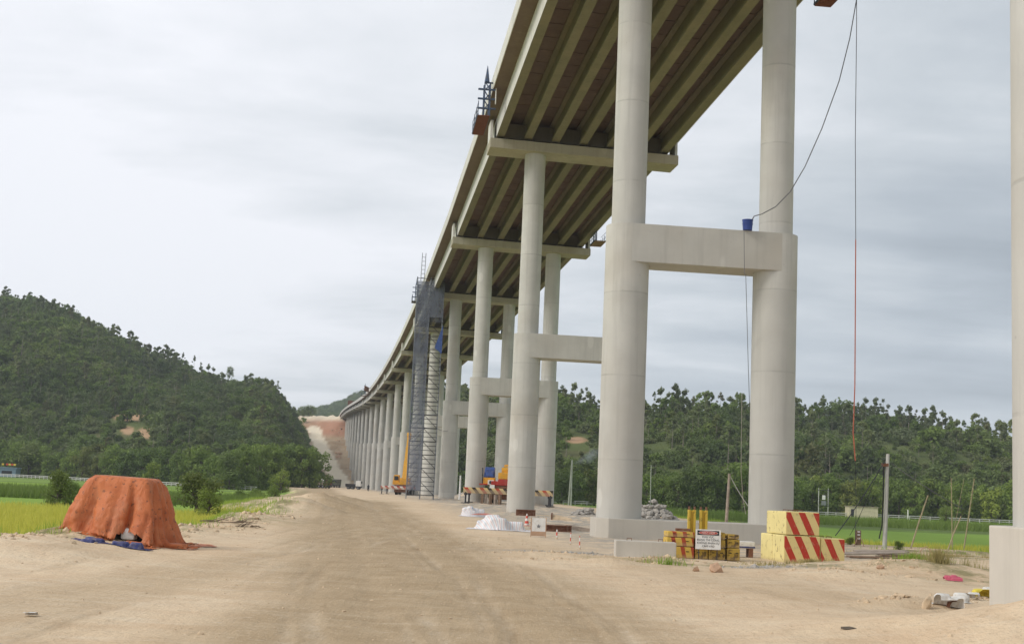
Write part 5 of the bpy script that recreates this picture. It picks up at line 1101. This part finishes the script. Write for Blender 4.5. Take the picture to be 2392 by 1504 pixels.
for px, py, h, rz, lab in ((2005, 1276, .5, .3, 'orange bent reinforcing bar by the cable cabinet'), (2160, 1290, .3, .1, 'orange bent bar in the grass between the bamboo poles'), (2058, 1272, .35, 1.0, 'orange hook of steel bar behind the guyed pole')):
    p = on_ground(px, py); mb = MB(); mb.tube([(-.25, 0, 0), (-.1, 0, h*.7), (.1, 0, h), (.25, 0, h*.5), (.35, 0, 0)], .022, 6); o = mb.build('bent_bar', 'laterite', None, True); o.location = p; o.rotation_euler = (0, 0, rz); tag(o, lab, 'steel bar')
# cables hanging from the deck
top = at(2001, -160, 66); mid1 = at(1998, 330, 65); mid2 = at(1999, 560, 65)
wire('hanging_cable', [top, at(2001, 60, 65.2), mid1, mid2], .020, 'cable_grey', 'grey cable hanging straight down from the deck edge', 0)
wire('hanging_cable', [mid2, at(1997, 900, 64.6), at(1993, 1010, 64.5), at(1998, 1076, 64.4)], .030, 'cable_red', 'red-brown lower end of the cable hanging from the deck edge', 0)
wire('hanging_cable', [at(1998, 1076, 64.4), at(2000, 1180, 62), at(1998, 1262, 58)], .012, 'cable_black', 'thin black tail below the red-brown hanging cable', 0)
wire('tub_cable', [at(1757, 513, 64.2), at(1762, 505, 64.1), at(1780, 500, 63.2), at(1812, 483, 63.0), at(1846, 448, 63.0), at(1880, 390, 63.2), at(1920, 300, 63.8), at(1960, 190, 64.4), at(1985, 90, 65), at(2006, -30, 65.6), at(2012, -130, 66)], .028, 'cable_grey', 'grey cable curving from the blue tub up to the deck edge', 0, 5)
wire('drop_line', [at(1738, 541, 62.9), at(1739, 640, 62.9), at(1742, 640, 63), at(1748, 860, 66), at(1751, 950, 67)], .016, 'cable_grey', 'dark line dropping from the crossbeam under the blue tub', 0, 4)
wire('drop_line', [at(1733, 920, 75), at(1731, 1100, 80), at(1735, 1160, 84), at(1742, 1200, 85)], .02, 'cable_pale', 'pale line hanging in front of the paddy between the columns', 0, 6)
# blue tub on the crossbeam
bt = at(1746, 541, 64.3); o, r_, h_ = frame(64.8); e = empty('tub', (bt[0], bt[1], 15.73)); mb = MB(); mb.cyl(0, 0, 0, .52, .235, .27, k=24); mb.build('shell', 'tub_blue', e, True)
for z, rr in ((.30, .272), (.50, .285)):
    mb = MB(); mb.cyl(0, 0, z, z+.04, rr, k=24); mb.build('rim', 'tub_blue', e, True)
tag(e, 'dark blue plastic tub standing on the crossbeam', 'tub')

# ------------------------------------------------------------------ hanging work platforms at the deck edge
def platform(px, py, Y, rz, L, w, hgt, lab, mast=True, plank='red_plank', flip=1, ms=-1):
    p = at(px, py, Y); e = empty('work_platform', p, rz); tag(e, lab, 'work platform')
    K = max(3, int(L/.3))
    for k in range(K):
        mb = MB(); mb.box(-w/2, w/2, -L/2+L*k/K+.01, -L/2+L*(k+1)/K-.01, 0, .05); mb.build('plank', plank, e)
    for x in (-w/2, w/2):
        mb = MB(); mb.box(x-.05, x+.05, -L/2, L/2, .052, .16); mb.build('side_rail', 'blue_steel', e)
        for y in (-L/2, -L/6, L/6, L/2):
            mb = MB(); mb.tube([(x, y, .1), (x, y, hgt*.42)], .03, 6); mb.build('guard_post', 'blue_steel', e)
        for z in (.55, 1.05):
            mb = MB(); mb.tube([(x, -L/2, z), (x, L/2, z)], .022, 6); mb.build('guard_rail', 'blue_steel', e)
    if mast:
        for y in (ms*(L/2-.25), ms*(L/2-1.1)):
            for x in (w/2-.45, w/2-.02):
                mb = MB(); mb.tube([(x*flip, y, .1), (x*flip, y, hgt)], .055, 6); mb.build('mast_leg', 'blue_steel', e)
        E0, E1 = ms*(L/2-.25), ms*(L/2-1.1)
        for z in np.arange(.6, hgt, .75):
            xa, xb = sorted(((w/2-.95)*flip, (w/2+.45)*flip))
            mb = MB(); mb.box(xa, xb, E0-.08, E0+.08, z, z+.12); mb.build('cross_arm', 'blue_steel', e)
            mb = MB(); mb.tube([((w/2-.45)*flip, E0, z), ((w/2-.02)*flip, E1, z+.7)], .045, 5); mb.build('lattice_bar', 'blue_steel', e)
            mb = MB(); mb.tube([((w/2-.45)*flip, E0, z+.7), ((w/2-.02)*flip, E0, z)], .045, 5); mb.build('lattice_bar', 'blue_steel', e)
        mb = MB(); mb.cyl((w/2-.3)*flip, E0, hgt, hgt+1.3, .20, .02, k=6); mb.build('spike', 'blue_steel', e)
        mb = MB(); a = [2*math.pi*i/16 for i in range(17)]; mb.tube([((w/2+.42)*flip, E0+.14*math.cos(t), hgt*.62+.65*math.sin(t)) for t in a], .04, 5); mb.build('cable_loop', 'white_paint', e)
        xa, xb = sorted((.1*flip, (w/2+1.5)*flip))
        mb = MB(); mb.box(xa, xb, E0-.07, E0+.07, hgt-.1, hgt); mb.build('hanger_beam', 'blue_steel', e)
    else:
        for y in (-L*.3, 0, L*.3):
            mb = MB(); mb.tube([(-w*.3*flip, y, .1), (-w*.3*flip, y, hgt)], .06, 6); mb.build('hanger_post', 'blue_steel', e)
    return e
platform(1123, 294, 98.5, R(5.8), 5.6, .9, 2.75, 'blue steel hanging platform with lattice mast and red plank floor beside the second pier head')
platform(969, 706, 198, R(6.5), 2.6, .9, 2.6, 'dark blue hanging platform beside the fourth pier head', True, 'steel_dark')
platform(1397, 570, 137, R(6), 3.4, 1.2, 2.0, 'small hanging platform on three posts across from the lattice one', False, 'plank_wood')
platform(1943, -6, 68.5, R(6), 3.0, .95, 2.4, 'brown-floored hanging platform above the grey dangling cable', False, 'red_plank')
platform(849, 925, 398, R(8), 3.0, 1.2, 2.6, 'blue scaffold platform with a red panel at the deck edge far down the viaduct', True, 'red_plank')
a = at(856, 914, 392); e = empty('shutter_panel', a, R(-3)); mb = MB(); mb.box(-.08, .08, -4, 4, 0, 1.5); mb.build('sheet', 'rust', e)
for y in (-3, -1, 1, 3):
    mb = MB(); mb.box(-.2, -.085, y-.08, y+.08, 0, 1.5); mb.build('rib', 'rust', e)
tag(e, 'rust-red shutter panel standing on the deck edge beside the blue scaffold', 'shutter panel')
a = at(821, 948, 700); e = empty('shutter_panel', a, R(-3)); mb = MB(); mb.box(-1.2, 1.2, -5, 5, 0, 2.6); mb.build('sheet', 'rust', e)
for y in (-4, 0, 4):
    mb = MB(); mb.box(-1.35, -1.21, y-.15, y+.15, 0, 2.6); mb.build('rib', 'laterite', e)
tag(e, 'faint orange formwork box on the deck near the cut', 'formwork')

# ------------------------------------------------------------------ scaffold stair tower with netting
sb = at(981, 1160, 181.0); sb[2] = g1(sb[0], sb[1]); tw = empty('scaffold_tower', sb, R(5.5)); tag(tw, 'tall steel scaffold stair tower wrapped in blue netting under the fourth pier head', 'scaffold tower')
xs = (-1.95, -.05, 1.85); ys = (-.9, .9); HT = 31.2
up = MB(); up.cyl(0, 0, 0, HT, .055, k=6); upm = up.mesh('upright', 'steel_grey', True)
for x in xs:
    for y in ys: link('upright', upm, tw, (x, y, 0))
lx = MB(); lx.tube([(-1.95, 0, 0), (1.85, 0, 0)], .045, 5); lxm = lx.mesh('ledger', 'steel_dark'); ly = MB(); ly.tube([(0, -.9, 0), (0, .9, 0)], .04, 5); lym = ly.mesh('transom', 'steel_dark')
dg = MB(); dg.tube([(-.05, 0, 1.8), (1.85, 0, 0)], .045, 5); dgm = dg.mesh('brace', 'steel_dark'); dg2 = MB(); dg2.tube([(-1.95, 0, 0), (-.05, 0, 1.8)], .04, 5); dgm2 = dg2.mesh('brace', 'steel_dark')
z = 0.6; k = 0
while z < HT:
    link('ledger', lxm, tw, (0, -.96, z))
    if k % 3 == 0:
        link('ledger', lxm, tw, (0, .9, z))
        for x in xs: link('transom', lym, tw, (x, 0, z))
    if k % 3 == 0 and z+1.8 < HT: link('brace', dgm, tw, (0, -1.0, z)); link('brace', dgm2, tw, (0, .95, z))
    z += .62; k += 1
for k in range(9):
    mb = MB(); z = 1+k*3.3; mb.hexa([(-1.7, -.4, z), (-1.7, .3, z), (-1.6, .3, z), (-1.6, -.4, z), (-.35, -.4, z+1.6), (-.35, .3, z+1.6), (-.25, .3, z+1.6), (-.25, -.4, z+1.6)]); mb.build('stair_flight', 'steel_grey', tw)
def net(x0, x1, z0, z1, y, seed, nm='netting'):
    nx, nz = 14, 60; X, Zz = np.meshgrid(np.linspace(x0, x1, nx), np.linspace(z0, z1, nz)); Yv = y+0.12*fbm(X*1.1+seed, Zz*0.6, 3)
    X = X+0.12*fbm(Zz*.4+seed, X*.3+4, 3); o = link(nm, grid_mesh(nm, X, Yv, Zz, {}, 'blue_net'), tw); return o
net(-2.02, -.02, 1.2, 30.6, -1.08, 1); net(-.02, 1.92, 25.5, 30.8, -1.10, 5); net(-2.0, 1.9, 25.0, 30.4, 1.02, 9)
me = bpy.data.meshes.new('netting'); me.from_pydata([(.9, -1.08, 21.2), (1.95, -1.08, 20.4), (1.98, -1.1, 24.5)], [], [(0, 1, 2)]); me.materials.append(MATS['blue_tarp']); link('netting', me, tw)
for x in (-1.5, -1.0):
    mb = MB(); mb.tube([(x, 0, HT-.5), (x+.05, 0, HT+3.6)], .05, 5); mb.build('top_mast', 'steel_grey', tw)
for z in np.arange(HT, HT+3.4, .6):
    mb = MB(); mb.tube([(-1.5, 0, z), (-1.0, 0, z)], .035, 5); mb.build('mast_rung', 'steel_grey', tw)
wire('tie_rope', [at(985, 995, 180), at(1020, 1000, 182), at(1050, 1005, 183)], .03, 'cable_grey', 'slack tie line from scaffold tower to the fourth pier', .2)

# ------------------------------------------------------------------ cranes and vehicles
def wheel(par, x, y, r, w, nm='wheel'):
    mb = MB(); k = 18; mb.prism([(r*math.cos(2*math.pi*i/k), r+r*math.sin(2*math.pi*i/k)) for i in range(k)], lambda a, b: (x-w/2, y+a, b), lambda a, b: (x+w/2, y+a, b)); wv = mb.build(nm, 'rubber', par, True, .04)
    mb = MB(); mb.prism([(r*.5*math.cos(2*math.pi*i/k), r+r*.5*math.sin(2*math.pi*i/k)) for i in range(k)], lambda a, b: (x-w/2-.02, y+a, b), lambda a, b: (x+w/2+.02, y+a, b)); mb.build('rim', 'steel_grey', wv, True)
def crane(loc, rz, lab, boom, stripe, spread=(4.7, 4.6), red=True):
    e = empty('truck_crane', loc, rz); tag(e, lab, 'crane')
    mb = MB(); mb.box(-1.2, 1.2, -4.5, 6.0, .95, 1.55); mb.build('chassis', 'steel_dark' if red else 'rust', e, bevel=.05)
    mb = MB(); mb.box(-1.3, 1.3, -4.6, -3.9, .5, 1.9); mb.build('rear_carrier', 'rust', e, bevel=.05)
    for y in (-3.2, -1.8, 2.6, 4.0):
        for x in (-1.05, 1.05): wheel(e, x, y, .55, .4)
    for y, zz in ((-4.85, 1.35), (3.2, 1.3)):
        bm_ = MB(); bm_.box(-spread[0], spread[1], -.16, .16, -.30, .30); b = bm_.build('outrigger_beam', stripe, e, bevel=.02); b.location = (0, y, zz)
        for x in (-spread[0]+.25, spread[1]-.25):
            mb = MB(); mb.cyl(x, y, .05, zz, .10, k=10); mb.build('jack_leg', 'steel_dark', e, True)
            mb = MB(); mb.cyl(x, y, zz-.5, zz-.2, .18, k=10); mb.build('jack_sleeve', 'steel_dark', e, True)
            mb = MB(); mb.box(x-.42, x+.42, y-.35, y+.35, 0, .07); mb.build('jack_pad', 'steel_dark', e)
    mb = MB(); mb.cyl(0, -.6, 1.55, 1.95, 1.0, k=24); mb.build('turntable', 'steel_dark', e, True)
    mb = MB(); mb.box(-1.1, 1.4, -3.4, 2.2, 1.95, 2.4); mb.build('slew_deck', 'crane_red' if red else 'crane_yellow', e, bevel=.05)
    mb = MB(); mb.add([(-.55, -3.9, 1.95), (1.6, -3.9, 1.95), (1.6, -2.3, 1.95), (-.55, -2.3, 1.95), (-.35, -3.9, 2.62), (1.6, -3.9, 2.62), (1.6, -2.3, 2.62), (-.35, -2.3, 2.62)], [(0, 3, 2, 1), (4, 5, 6, 7), (0, 1, 5, 4), (1, 2, 6, 5), (2, 3, 7, 6), (3, 0, 4, 7)]); mb.build('counterweight', 'crane_red' if red else 'crane_yellow', e, bevel=.06)
    mb = MB(); mb.box(-.4, 1.6, -3.85, -2.3, 2.625, 3.3); mb.build('engine_cover', 'crane_yellow', e, bevel=.06)
    for x in (.2, .8):
        mb = MB(); mb.prism([(.32*math.cos(2*math.pi*i/18), .32*math.sin(2*math.pi*i/18)) for i in range(18)], lambda a, b: (x-.28, -2.2+a, 3.55+b), lambda a, b: (x+.28, -2.2+a, 3.55+b)); mb.build('winch_drum', 'crane_yellow', e, True)
    mb = MB(); mb.box(-2.05, -.75, -1.6, .7, 1.95, 2.75); mb.build('cab_lower', 'crane_yellow', e, bevel=.06)
    mb = MB(); mb.add([(-2.0, -1.5, 2.752), (-.8, -1.5, 2.752), (-.8, .6, 2.752), (-2.0, .6, 2.752), (-1.85, -1.3, 3.85), (-.85, -1.3, 3.85), (-.85, .4, 3.85), (-1.85, .4, 3.85)], [(0, 3, 2, 1), (4, 5, 6, 7), (0, 1, 5, 4), (1, 2, 6, 5), (2, 3, 7, 6), (3, 0, 4, 7)]); mb.build('cab_frame', 'crane_yellow' if not red else 'blue_tarp', e, bevel=.06)
    mb = MB(); mb.box(-1.75, -.95, -1.62, -1.5, 2.85, 3.6); mb.build('cab_window', 'window_dark', e) if not red else mb.build('cover_fold', 'blue_tarp', e, bevel=.03)
    if red:
        mb = MB(); mb.tube([(-2.1, -1.6, 2.0), (-2.1, -1.6, 3.2), (-2.15, -1.3, 3.75)], .06, 6); mb.build('grab_rail', 'steel_dark', e)
        mb = MB(); mb.box(-1.5, -.85, -2.1, -1.61, 2.0, 2.5); ac = mb.build('air_unit', 'white_paint', e, bevel=.03)
        mb = MB(); mb.prism([(.17*math.cos(2*math.pi*i/16), .17*math.sin(2*math.pi*i/16)) for i in range(16)], lambda a, b: (-1.2+a, -2.1, 2.25+b), lambda a, b: (-1.2+a, -2.14, 2.25+b)); mb.build('fan_grille', 'steel_dark', ac, True)
        mb = MB(); mb.box(-2.4, -1.5, -2.0, -1.0, 1.95, 2.1); mb.build('step', 'crane_red', e, bevel=.02)
        mb = MB(); mb.box(-1.2, -.7, -4.9, -4.65, 1.4, 2.0); mb.build('tool_box', 'white_paint', e)
    a, L = boom; ca, sa = math.cos(a), math.sin(a); prev = e
    for k, (l0, l1, w) in enumerate(((0, L*.42, .42), (L*.40, L*.75, .36), (L*.73, L, .30))):
        mb = MB(); f = lambda l: (lambda p, q: (.35+p, -2.6+l*ca-q*sa, 3.0+l*sa+q*ca)); mb.prism([(-w, -w*1.1), (w, -w*1.1), (w, w*1.1), (-w, w*1.1)], f(l0), f(l1)); mb.build('boom_section', 'crane_yellow', e, bevel=.03)
        mb = MB(); mb.prism([(-w*.55, -w*1.1-.03), (w*.55, -w*1.1-.03), (w*.55, -w*1.1-.002), (-w*.55, -w*1.1-.002)], f(l0+.3), f(l1-.3)); mb.build('boom_panel', 'steel_grey', e)
    mb = MB(); mb.prism([(-.42, -.5), (.42, -.5), (.42, .45), (-.42, .45)], f(L), f(L+.9)); mb.build('boom_head', 'crane_yellow', e, bevel=.08)
    mb = MB(); q = f(L+.5)(0, -.6); mb.tube([q, (q[0], q[1], q[2]-1.2)], .05, 6); mb.build('hook_line', 'steel_dark', e)
    return e
cp = at(1172, 1160, 139.0); crane((cp[0], 139.0, g1(cp[0], 139.0)), R(-1), 'yellow and red truck crane with blue cab cover on striped outriggers behind the second pier', (R(4), 13), 'beam_stripe', (3.9, 5.4))
cp = at(938, 1146, 252); crane((cp[0], cp[1]+4.5, g1(cp[0], cp[1])), R(-2), 'yellow truck crane with raised boom beyond the scaffold tower', (R(62), 9.5), 'beam_stripe_red', (3.9, 2.0), False)
mb = MB()
# dark timber packing under the near crane
for k, x in enumerate((1127, 1136, 1146, 1158, 1168)):
    p = at(x, 1150, 133.2); p[2] = g1(p[0], p[1]); mb = MB(); mb.box(-.14, .14, -.15, .15, -.1, 1.0); o = mb.build('packing_post', 'grey_wood' if k % 2 else 'plank_wood', None, bevel=.015); o.location = (p[0], p[1], p[2]); o.rotation_euler = (0, 0, .2*k); tag(o, ordw(k)+' timber packing post under the red and yellow crane, counted from its cab side', 'post', 'packing posts under the crane')

def truck(loc, rz, lab, body, cabm, loaded=True, L=6.5, h=2.6):
    e = empty('truck', loc, rz); tag(e, lab, 'truck')
    mb = MB(); mb.box(-1.1, 1.1, -L/2, L/2, .75, 1.0); mb.build('chassis', 'steel_dark', e)
    mb = MB(); mb.add([(-1.2, -L/2+1.9, 1.0), (1.2, -L/2+1.9, 1.0), (1.2, L/2, 1.0), (-1.2, L/2, 1.0), (-1.3, -L/2+1.8, h), (1.3, -L/2+1.8, h), (1.3, L/2, h), (-1.3, L/2, h)], [(0, 3, 2, 1), (4, 5, 6, 7), (0, 1, 5, 4), (1, 2, 6, 5), (2, 3, 7, 6), (3, 0, 4, 7)]); mb.build('tipper_body', body, e, bevel=.04)
    mb = MB(); mb.box(-1.2, 1.2, -L/2, -L/2+1.7, 1.0, 2.75); mb.build('cab', cabm, e, bevel=.12)
    mb = MB(); mb.box(-1.0, 1.0, -L/2-.02, -L/2+.05, 1.95, 2.55); mb.build('windscreen', 'window_dark', e)
    mb = MB(); mb.box(-1.15, 1.15, -L/2-.06, -L/2+.04, .65, 1.0); mb.build('bumper', 'steel_dark', e)
    for y in (-L/2+.9, L/2-2.2, L/2-.9):
        for x in (-1.0, 1.0): wheel(e, x, y, .5, .35)
    return e
def far(px, py, Y): p = at(px, py, Y); return (p[0], p[1], g1(p[0], p[1]))
truck(far(785, 1126, 495), R(-6), 'dusty green tipper truck coming down the pale trail', 'truck_green', 'truck_green', h=3.1)
truck(far(757, 1138, 400), R(70), 'low dusty pickup parked by the spoil heap', 'truck_grey', 'rust', L=4.2, h=1.8)
truck(far(746, 1136, 420), R(60), 'grey truck parked under the trees by the spoil heap', 'truck_grey', 'white_paint', L=5.5, h=2.6)
truck(far(826, 1140, 415), R(85), 'low dark truck with white cab parked beside the column foot', 'steel_dark', 'white_paint', L=5.0, h=1.7)
# motorcyclist
mp_ = far(860, 1147, 332); e = empty('motorbike', mp_, R(5)); tag(e, 'small dark motorbike on the dirt road between cut and scaffold', 'motorbike')
for y in (-.62, .62):
    mb = MB(); k = 16; mb.prism([(.29*math.cos(2*math.pi*i/k), .29+.29*math.sin(2*math.pi*i/k)) for i in range(k)], lambda a, b: (-.05, y+a, b), lambda a, b: (.05, y+a, b)); mb.build('wheel', 'rubber', e, True)
mb = MB(); mb.tube([(0, -.62, .3), (0, -.2, .55), (0, .3, .55), (0, .5, .75)], .09, 8); mb.build('frame', 'steel_dark', e, True)
mb = MB(); mb.box(-.14, .14, -.1, .6, .68, .8); mb.build('seat', 'rubber', e, bevel=.04)
mb = MB(); mb.tube([(-.33, -.42, 1.0), (0, -.5, .92), (.33, -.42, 1.0)], .03, 6); mb.build('handlebar', 'steel_dark', e)
def person(loc, rz, lab):
    me = bpy.data.meshes.new('person'); J = dict(pel=(0, .25, .85), ch=(0, .15, 1.2), nk=(0, .1, 1.42), hd=(0, .06, 1.55), ht=(0, .06, 1.68), ls=(-.2, .12, 1.34), le=(-.3, -.05, 1.12), lh=(-.3, -.36, 1.03), rs=(.2, .12, 1.34), re=(.3, -.05, 1.12), rh=(.3, -.36, 1.03), lhp=(-.1, .25, .82), lk=(-.2, -.15, .72), lf=(-.18, .0, .28), lt=(-.18, -.14, .24), rhp=(.1, .25, .82), rk=(.2, -.15, .72), rf=(.18, 0, .28), rt=(.18, -.14, .24))
    E_ = [('pel', 'ch'), ('ch', 'nk'), ('nk', 'hd'), ('hd', 'ht'), ('ch', 'ls'), ('ls', 'le'), ('le', 'lh'), ('ch', 'rs'), ('rs', 're'), ('re', 'rh'), ('pel', 'lhp'), ('lhp', 'lk'), ('lk', 'lf'), ('lf', 'lt'), ('pel', 'rhp'), ('rhp', 'rk'), ('rk', 'rf'), ('rf', 'rt')]
    RAD = dict(pel=.17, ch=.19, nk=.07, hd=.11, ht=.09, ls=.09, rs=.09, le=.055, re=.055, lh=.045, rh=.045, lhp=.12, rhp=.12, lk=.075, rk=.075, lf=.055, rf=.055, lt=.05, rt=.05)
    ks = list(J); me.from_pydata([J[k] for k in ks], [(ks.index(a), ks.index(b)) for a, b in E_], []); me.materials.append(MATS['dark_cloth'])
    o = link('person', me, None, loc, (0, 0, rz)); o.modifiers.new('skin', 'SKIN'); o.modifiers.new('sub', 'SUBSURF').levels = 1
    for i, k in enumerate(ks): me.skin_vertices[0].data[i].radius = (RAD[k],)*2
    me.skin_vertices[0].data[0].use_root = True; tag(o, lab, 'person'); return o
person(mp_, R(5), 'rider in dark clothes sitting on the motorbike')

# ------------------------------------------------------------------ railings, hut and houses across the paddies
def railing(pts, lab, step=2.4, h=.95):
    pts = [np.array([*at(px, 1140, Y)[:2]]) for px, Y in pts]; e = empty('paddy_railing', (pts[0][0], pts[0][1], -1.7)); tag(e, lab, 'railing'); b = pts[0]
    pm = MB(); pm.box(-.09, .09, -.09, .09, 0, h+.05); pmm = pm.mesh('post', 'rail_white')
    for a, c in zip(pts[:-1], pts[1:]):
        L = np.linalg.norm(c-a); K_ = max(1, int(L/step)); za = g1(*a)+1.7; zc_ = g1(*c)+1.7
        for k in range(K_):
            q = a+(c-a)*k/K_; link('post', pmm, e, (q[0]-b[0], q[1]-b[1], za+(zc_-za)*k/K_))
        for z in (.42, h-.1):
            mb = MB(); d = (c-a)/L; nrm = np.array([-d[1], d[0]])*.05; p0, p1 = a-b, c-b
            mb.hexa([(*(p0-nrm), za+z), (*(p1-nrm), zc_+z), (*(p1+nrm), zc_+z), (*(p0+nrm), za+z), (*(p0-nrm), za+z+.16), (*(p1-nrm), zc_+z+.16), (*(p1+nrm), zc_+z+.16), (*(p0+nrm), za+z+.16)]); mb.build('rail', 'rail_white', e)
railing([(1860, 318), (2000, 318), (2150, 318), (2380, 318)], 'white concrete railing along the far side of the eastern paddy')
railing([(-30, 418), (100, 395), (300, 362), (600, 318)], 'white concrete railing along the far side of the western paddy')
railing([(1290, 320), (1400, 318)], 'short white railing seen between the second and first piers')
def house(px, Y, w, d, h, wall, roof, lab, roof_h=1.2, openings=((.2, .4),), hip=True, rz=0):
    p = at(px, 1140, Y); e = empty('house', (p[0], p[1], g1(p[0], p[1])), rz); tag(e, lab, 'building'); mb = MB(); mb.box(-w/2, w/2, 0, d, -.3, h); mb.build('wall', wall, e)
    o = .35; mb = MB()
    if roof_h > .5: mb.add([(-w/2-o, -o, h), (w/2+o, -o, h), (w/2+o, d+o, h), (-w/2-o, d+o, h), (-w/2+.6, d/2, h+roof_h), (w/2-.6, d/2, h+roof_h)], [(0, 1, 5, 4), (1, 2, 5), (2, 3, 4, 5), (3, 0, 4), (0, 3, 2, 1)])
    else: mb.box(-w/2-.2, w/2+.2, -.2, d+.2, h, h+roof_h)
    mb.build('roof', roof, e)
    for a, b in openings:
        mb = MB(); mb.box(-w/2+a*w, -w/2+b*w, -.05, .02, 0.1 if b-a < .14 else .8, min(2.0, h-.3)); mb.build('door' if b-a < .14 else 'window', 'window_dark', e)
    return e
house(2018, 316, 7.0, 4, 2.6, 'pale_plaster', 'grey_wood', 'cream flat-roofed pump hut beside the eastern paddy railing', .14, ((.06, .16),))
house(136, 432, 5.6, 6, 2.4, 'white_plaster', 'tile_roof', 'white house with dark red tiled roof among the western trees', 1.7, ((.15, .3), (.55, .7)))
house(15, 425, 5.2, 4, 2.8, 'slate_blue', 'slate_blue', 'blue-grey gatehouse with small flags on its roof behind the western railing', .35, ((.1, .75),))
house(95, 445, 4.0, 5, 2.2, 'white_plaster', 'slate_blue', 'low white shed half hidden between trees near the tiled house', .9, ((.3, .6),))
house(45, 560, 7, 6, 3, 'white_plaster', 'slate_blue', 'pale roofed house up among the trees on the west slope', 1.2, ((.3, .5),))
for k, px in enumerate((4, 14, 20, 26, 32)):
    p = at(px, 1084, 424); e = empty('flag', (p[0], p[1], g1(p[0], p[1])+3.1)); mb = MB(); mb.cyl(0, 0, 0, 1.3, .03, k=6); mb.build('staff', 'steel_grey', e); mb = MB(); mb.box(0, .75, -.02, .02, .7, 1.25); mb.build('cloth', ('flag_yellow', 'flag_red')[k % 2], e)
    tag(e, ('yellow' if k % 2 == 0 else 'red')+' flag on the roof of the blue-grey gatehouse', 'flag', 'gatehouse flags '+('yellow' if k % 2 == 0 else 'red'))
# transformer on two poles
p = at(1924, 1195, 300); e = empty('transformer', (p[0], p[1], g1(p[0], p[1]))); tag(e, 'grey transformer mounted between two poles in front of the eastern trees', 'transformer')
for x in (-1.2, 1.0):
    mb = MB(); mb.cyl(x, 0, -.3, 6.5, .12, .09, k=8); mb.build('pole', 'pole_concrete', e, True)
mb = MB(); mb.box(-.5, .5, -.4, .4, 2.6, 3.6); mb.build('tank', 'steel_grey', e, bevel=.06)
mb = MB(); mb.box(-.3, .3, -.3, .3, 3.9, 4.9); mb.build('switch_box', 'white_paint', e, bevel=.05)
mb = MB(); mb.box(-1.4, 1.2, -.1, .1, 2.4, 2.55); mb.build('platform', 'steel_dark', e)
mb = MB(); mb.box(-1.5, 1.3, -.08, .08, 6.0, 6.15); mb.build('crossarm', 'steel_dark', e)
# thin smoke drifting in front of the east ridge
m = bpy.data.materials.new('smoke'); nt = nodes_of(m); n = N(nt); v = n('ShaderNodeTexCoord').outputs['Generated']
sp = n('ShaderNodeSeparateXYZ', {0: v}); cx_ = n.math('SUBTRACT', sp.outputs[0], 0.5); cz_ = n.math('SUBTRACT', sp.outputs[2], n.math('ADD', 0.18, n.math('MULTIPLY', sp.outputs[0], 0.55)))
fall = n.ramp(n.math('ADD', n.math('MULTIPLY', n.math('ABSOLUTE', cz_), 2.2), n.math('MULTIPLY', n.math('ABSOLUTE', cx_), 1.1)), [(0.0, 1.0), (0.55, 0.0)])
dn = n.math('MULTIPLY', n.math('MULTIPLY', fall, n.ramp(n.noise(v, 4.0, 4), [(0.35, 0.0), (0.65, 1.0)])), 0.10)
vol = n('ShaderNodeVolumePrincipled', {'Color': (0.80, 0.87, 0.93, 1), 'Density': dn, 'Anisotropy': 0.2}); n('ShaderNodeOutputMaterial', {1: vol.outputs[0]}); MATS['smoke'] = m
a = at(1335, 1098, 345); b = at(1425, 1025, 345); mb = MB(); mb.box(a[0], b[0], 340, 352, a[2], b[2]); stuff(mb.build('smoke', 'smoke'), 'thin bluish smoke drifting up behind the utility poles', 'smoke')

# ------------------------------------------------------------------ the humid air
m = bpy.data.materials.new('haze'); nt = nodes_of(m); n = N(nt)
vol = n('ShaderNodeVolumePrincipled', {'Color': (0.86, 0.92, 1.0, 1), 'Density': 0.00017, 'Anisotropy': 0.0}); n('ShaderNodeOutputMaterial', {1: vol.outputs[0]}); MATS['haze'] = m
mb = MB(); mb.box(-2600, 2600, -120, 3000, -12, 330); hz = mb.build('haze', 'haze'); stuff(hz, 'thin humid haze over the whole valley', 'haze')
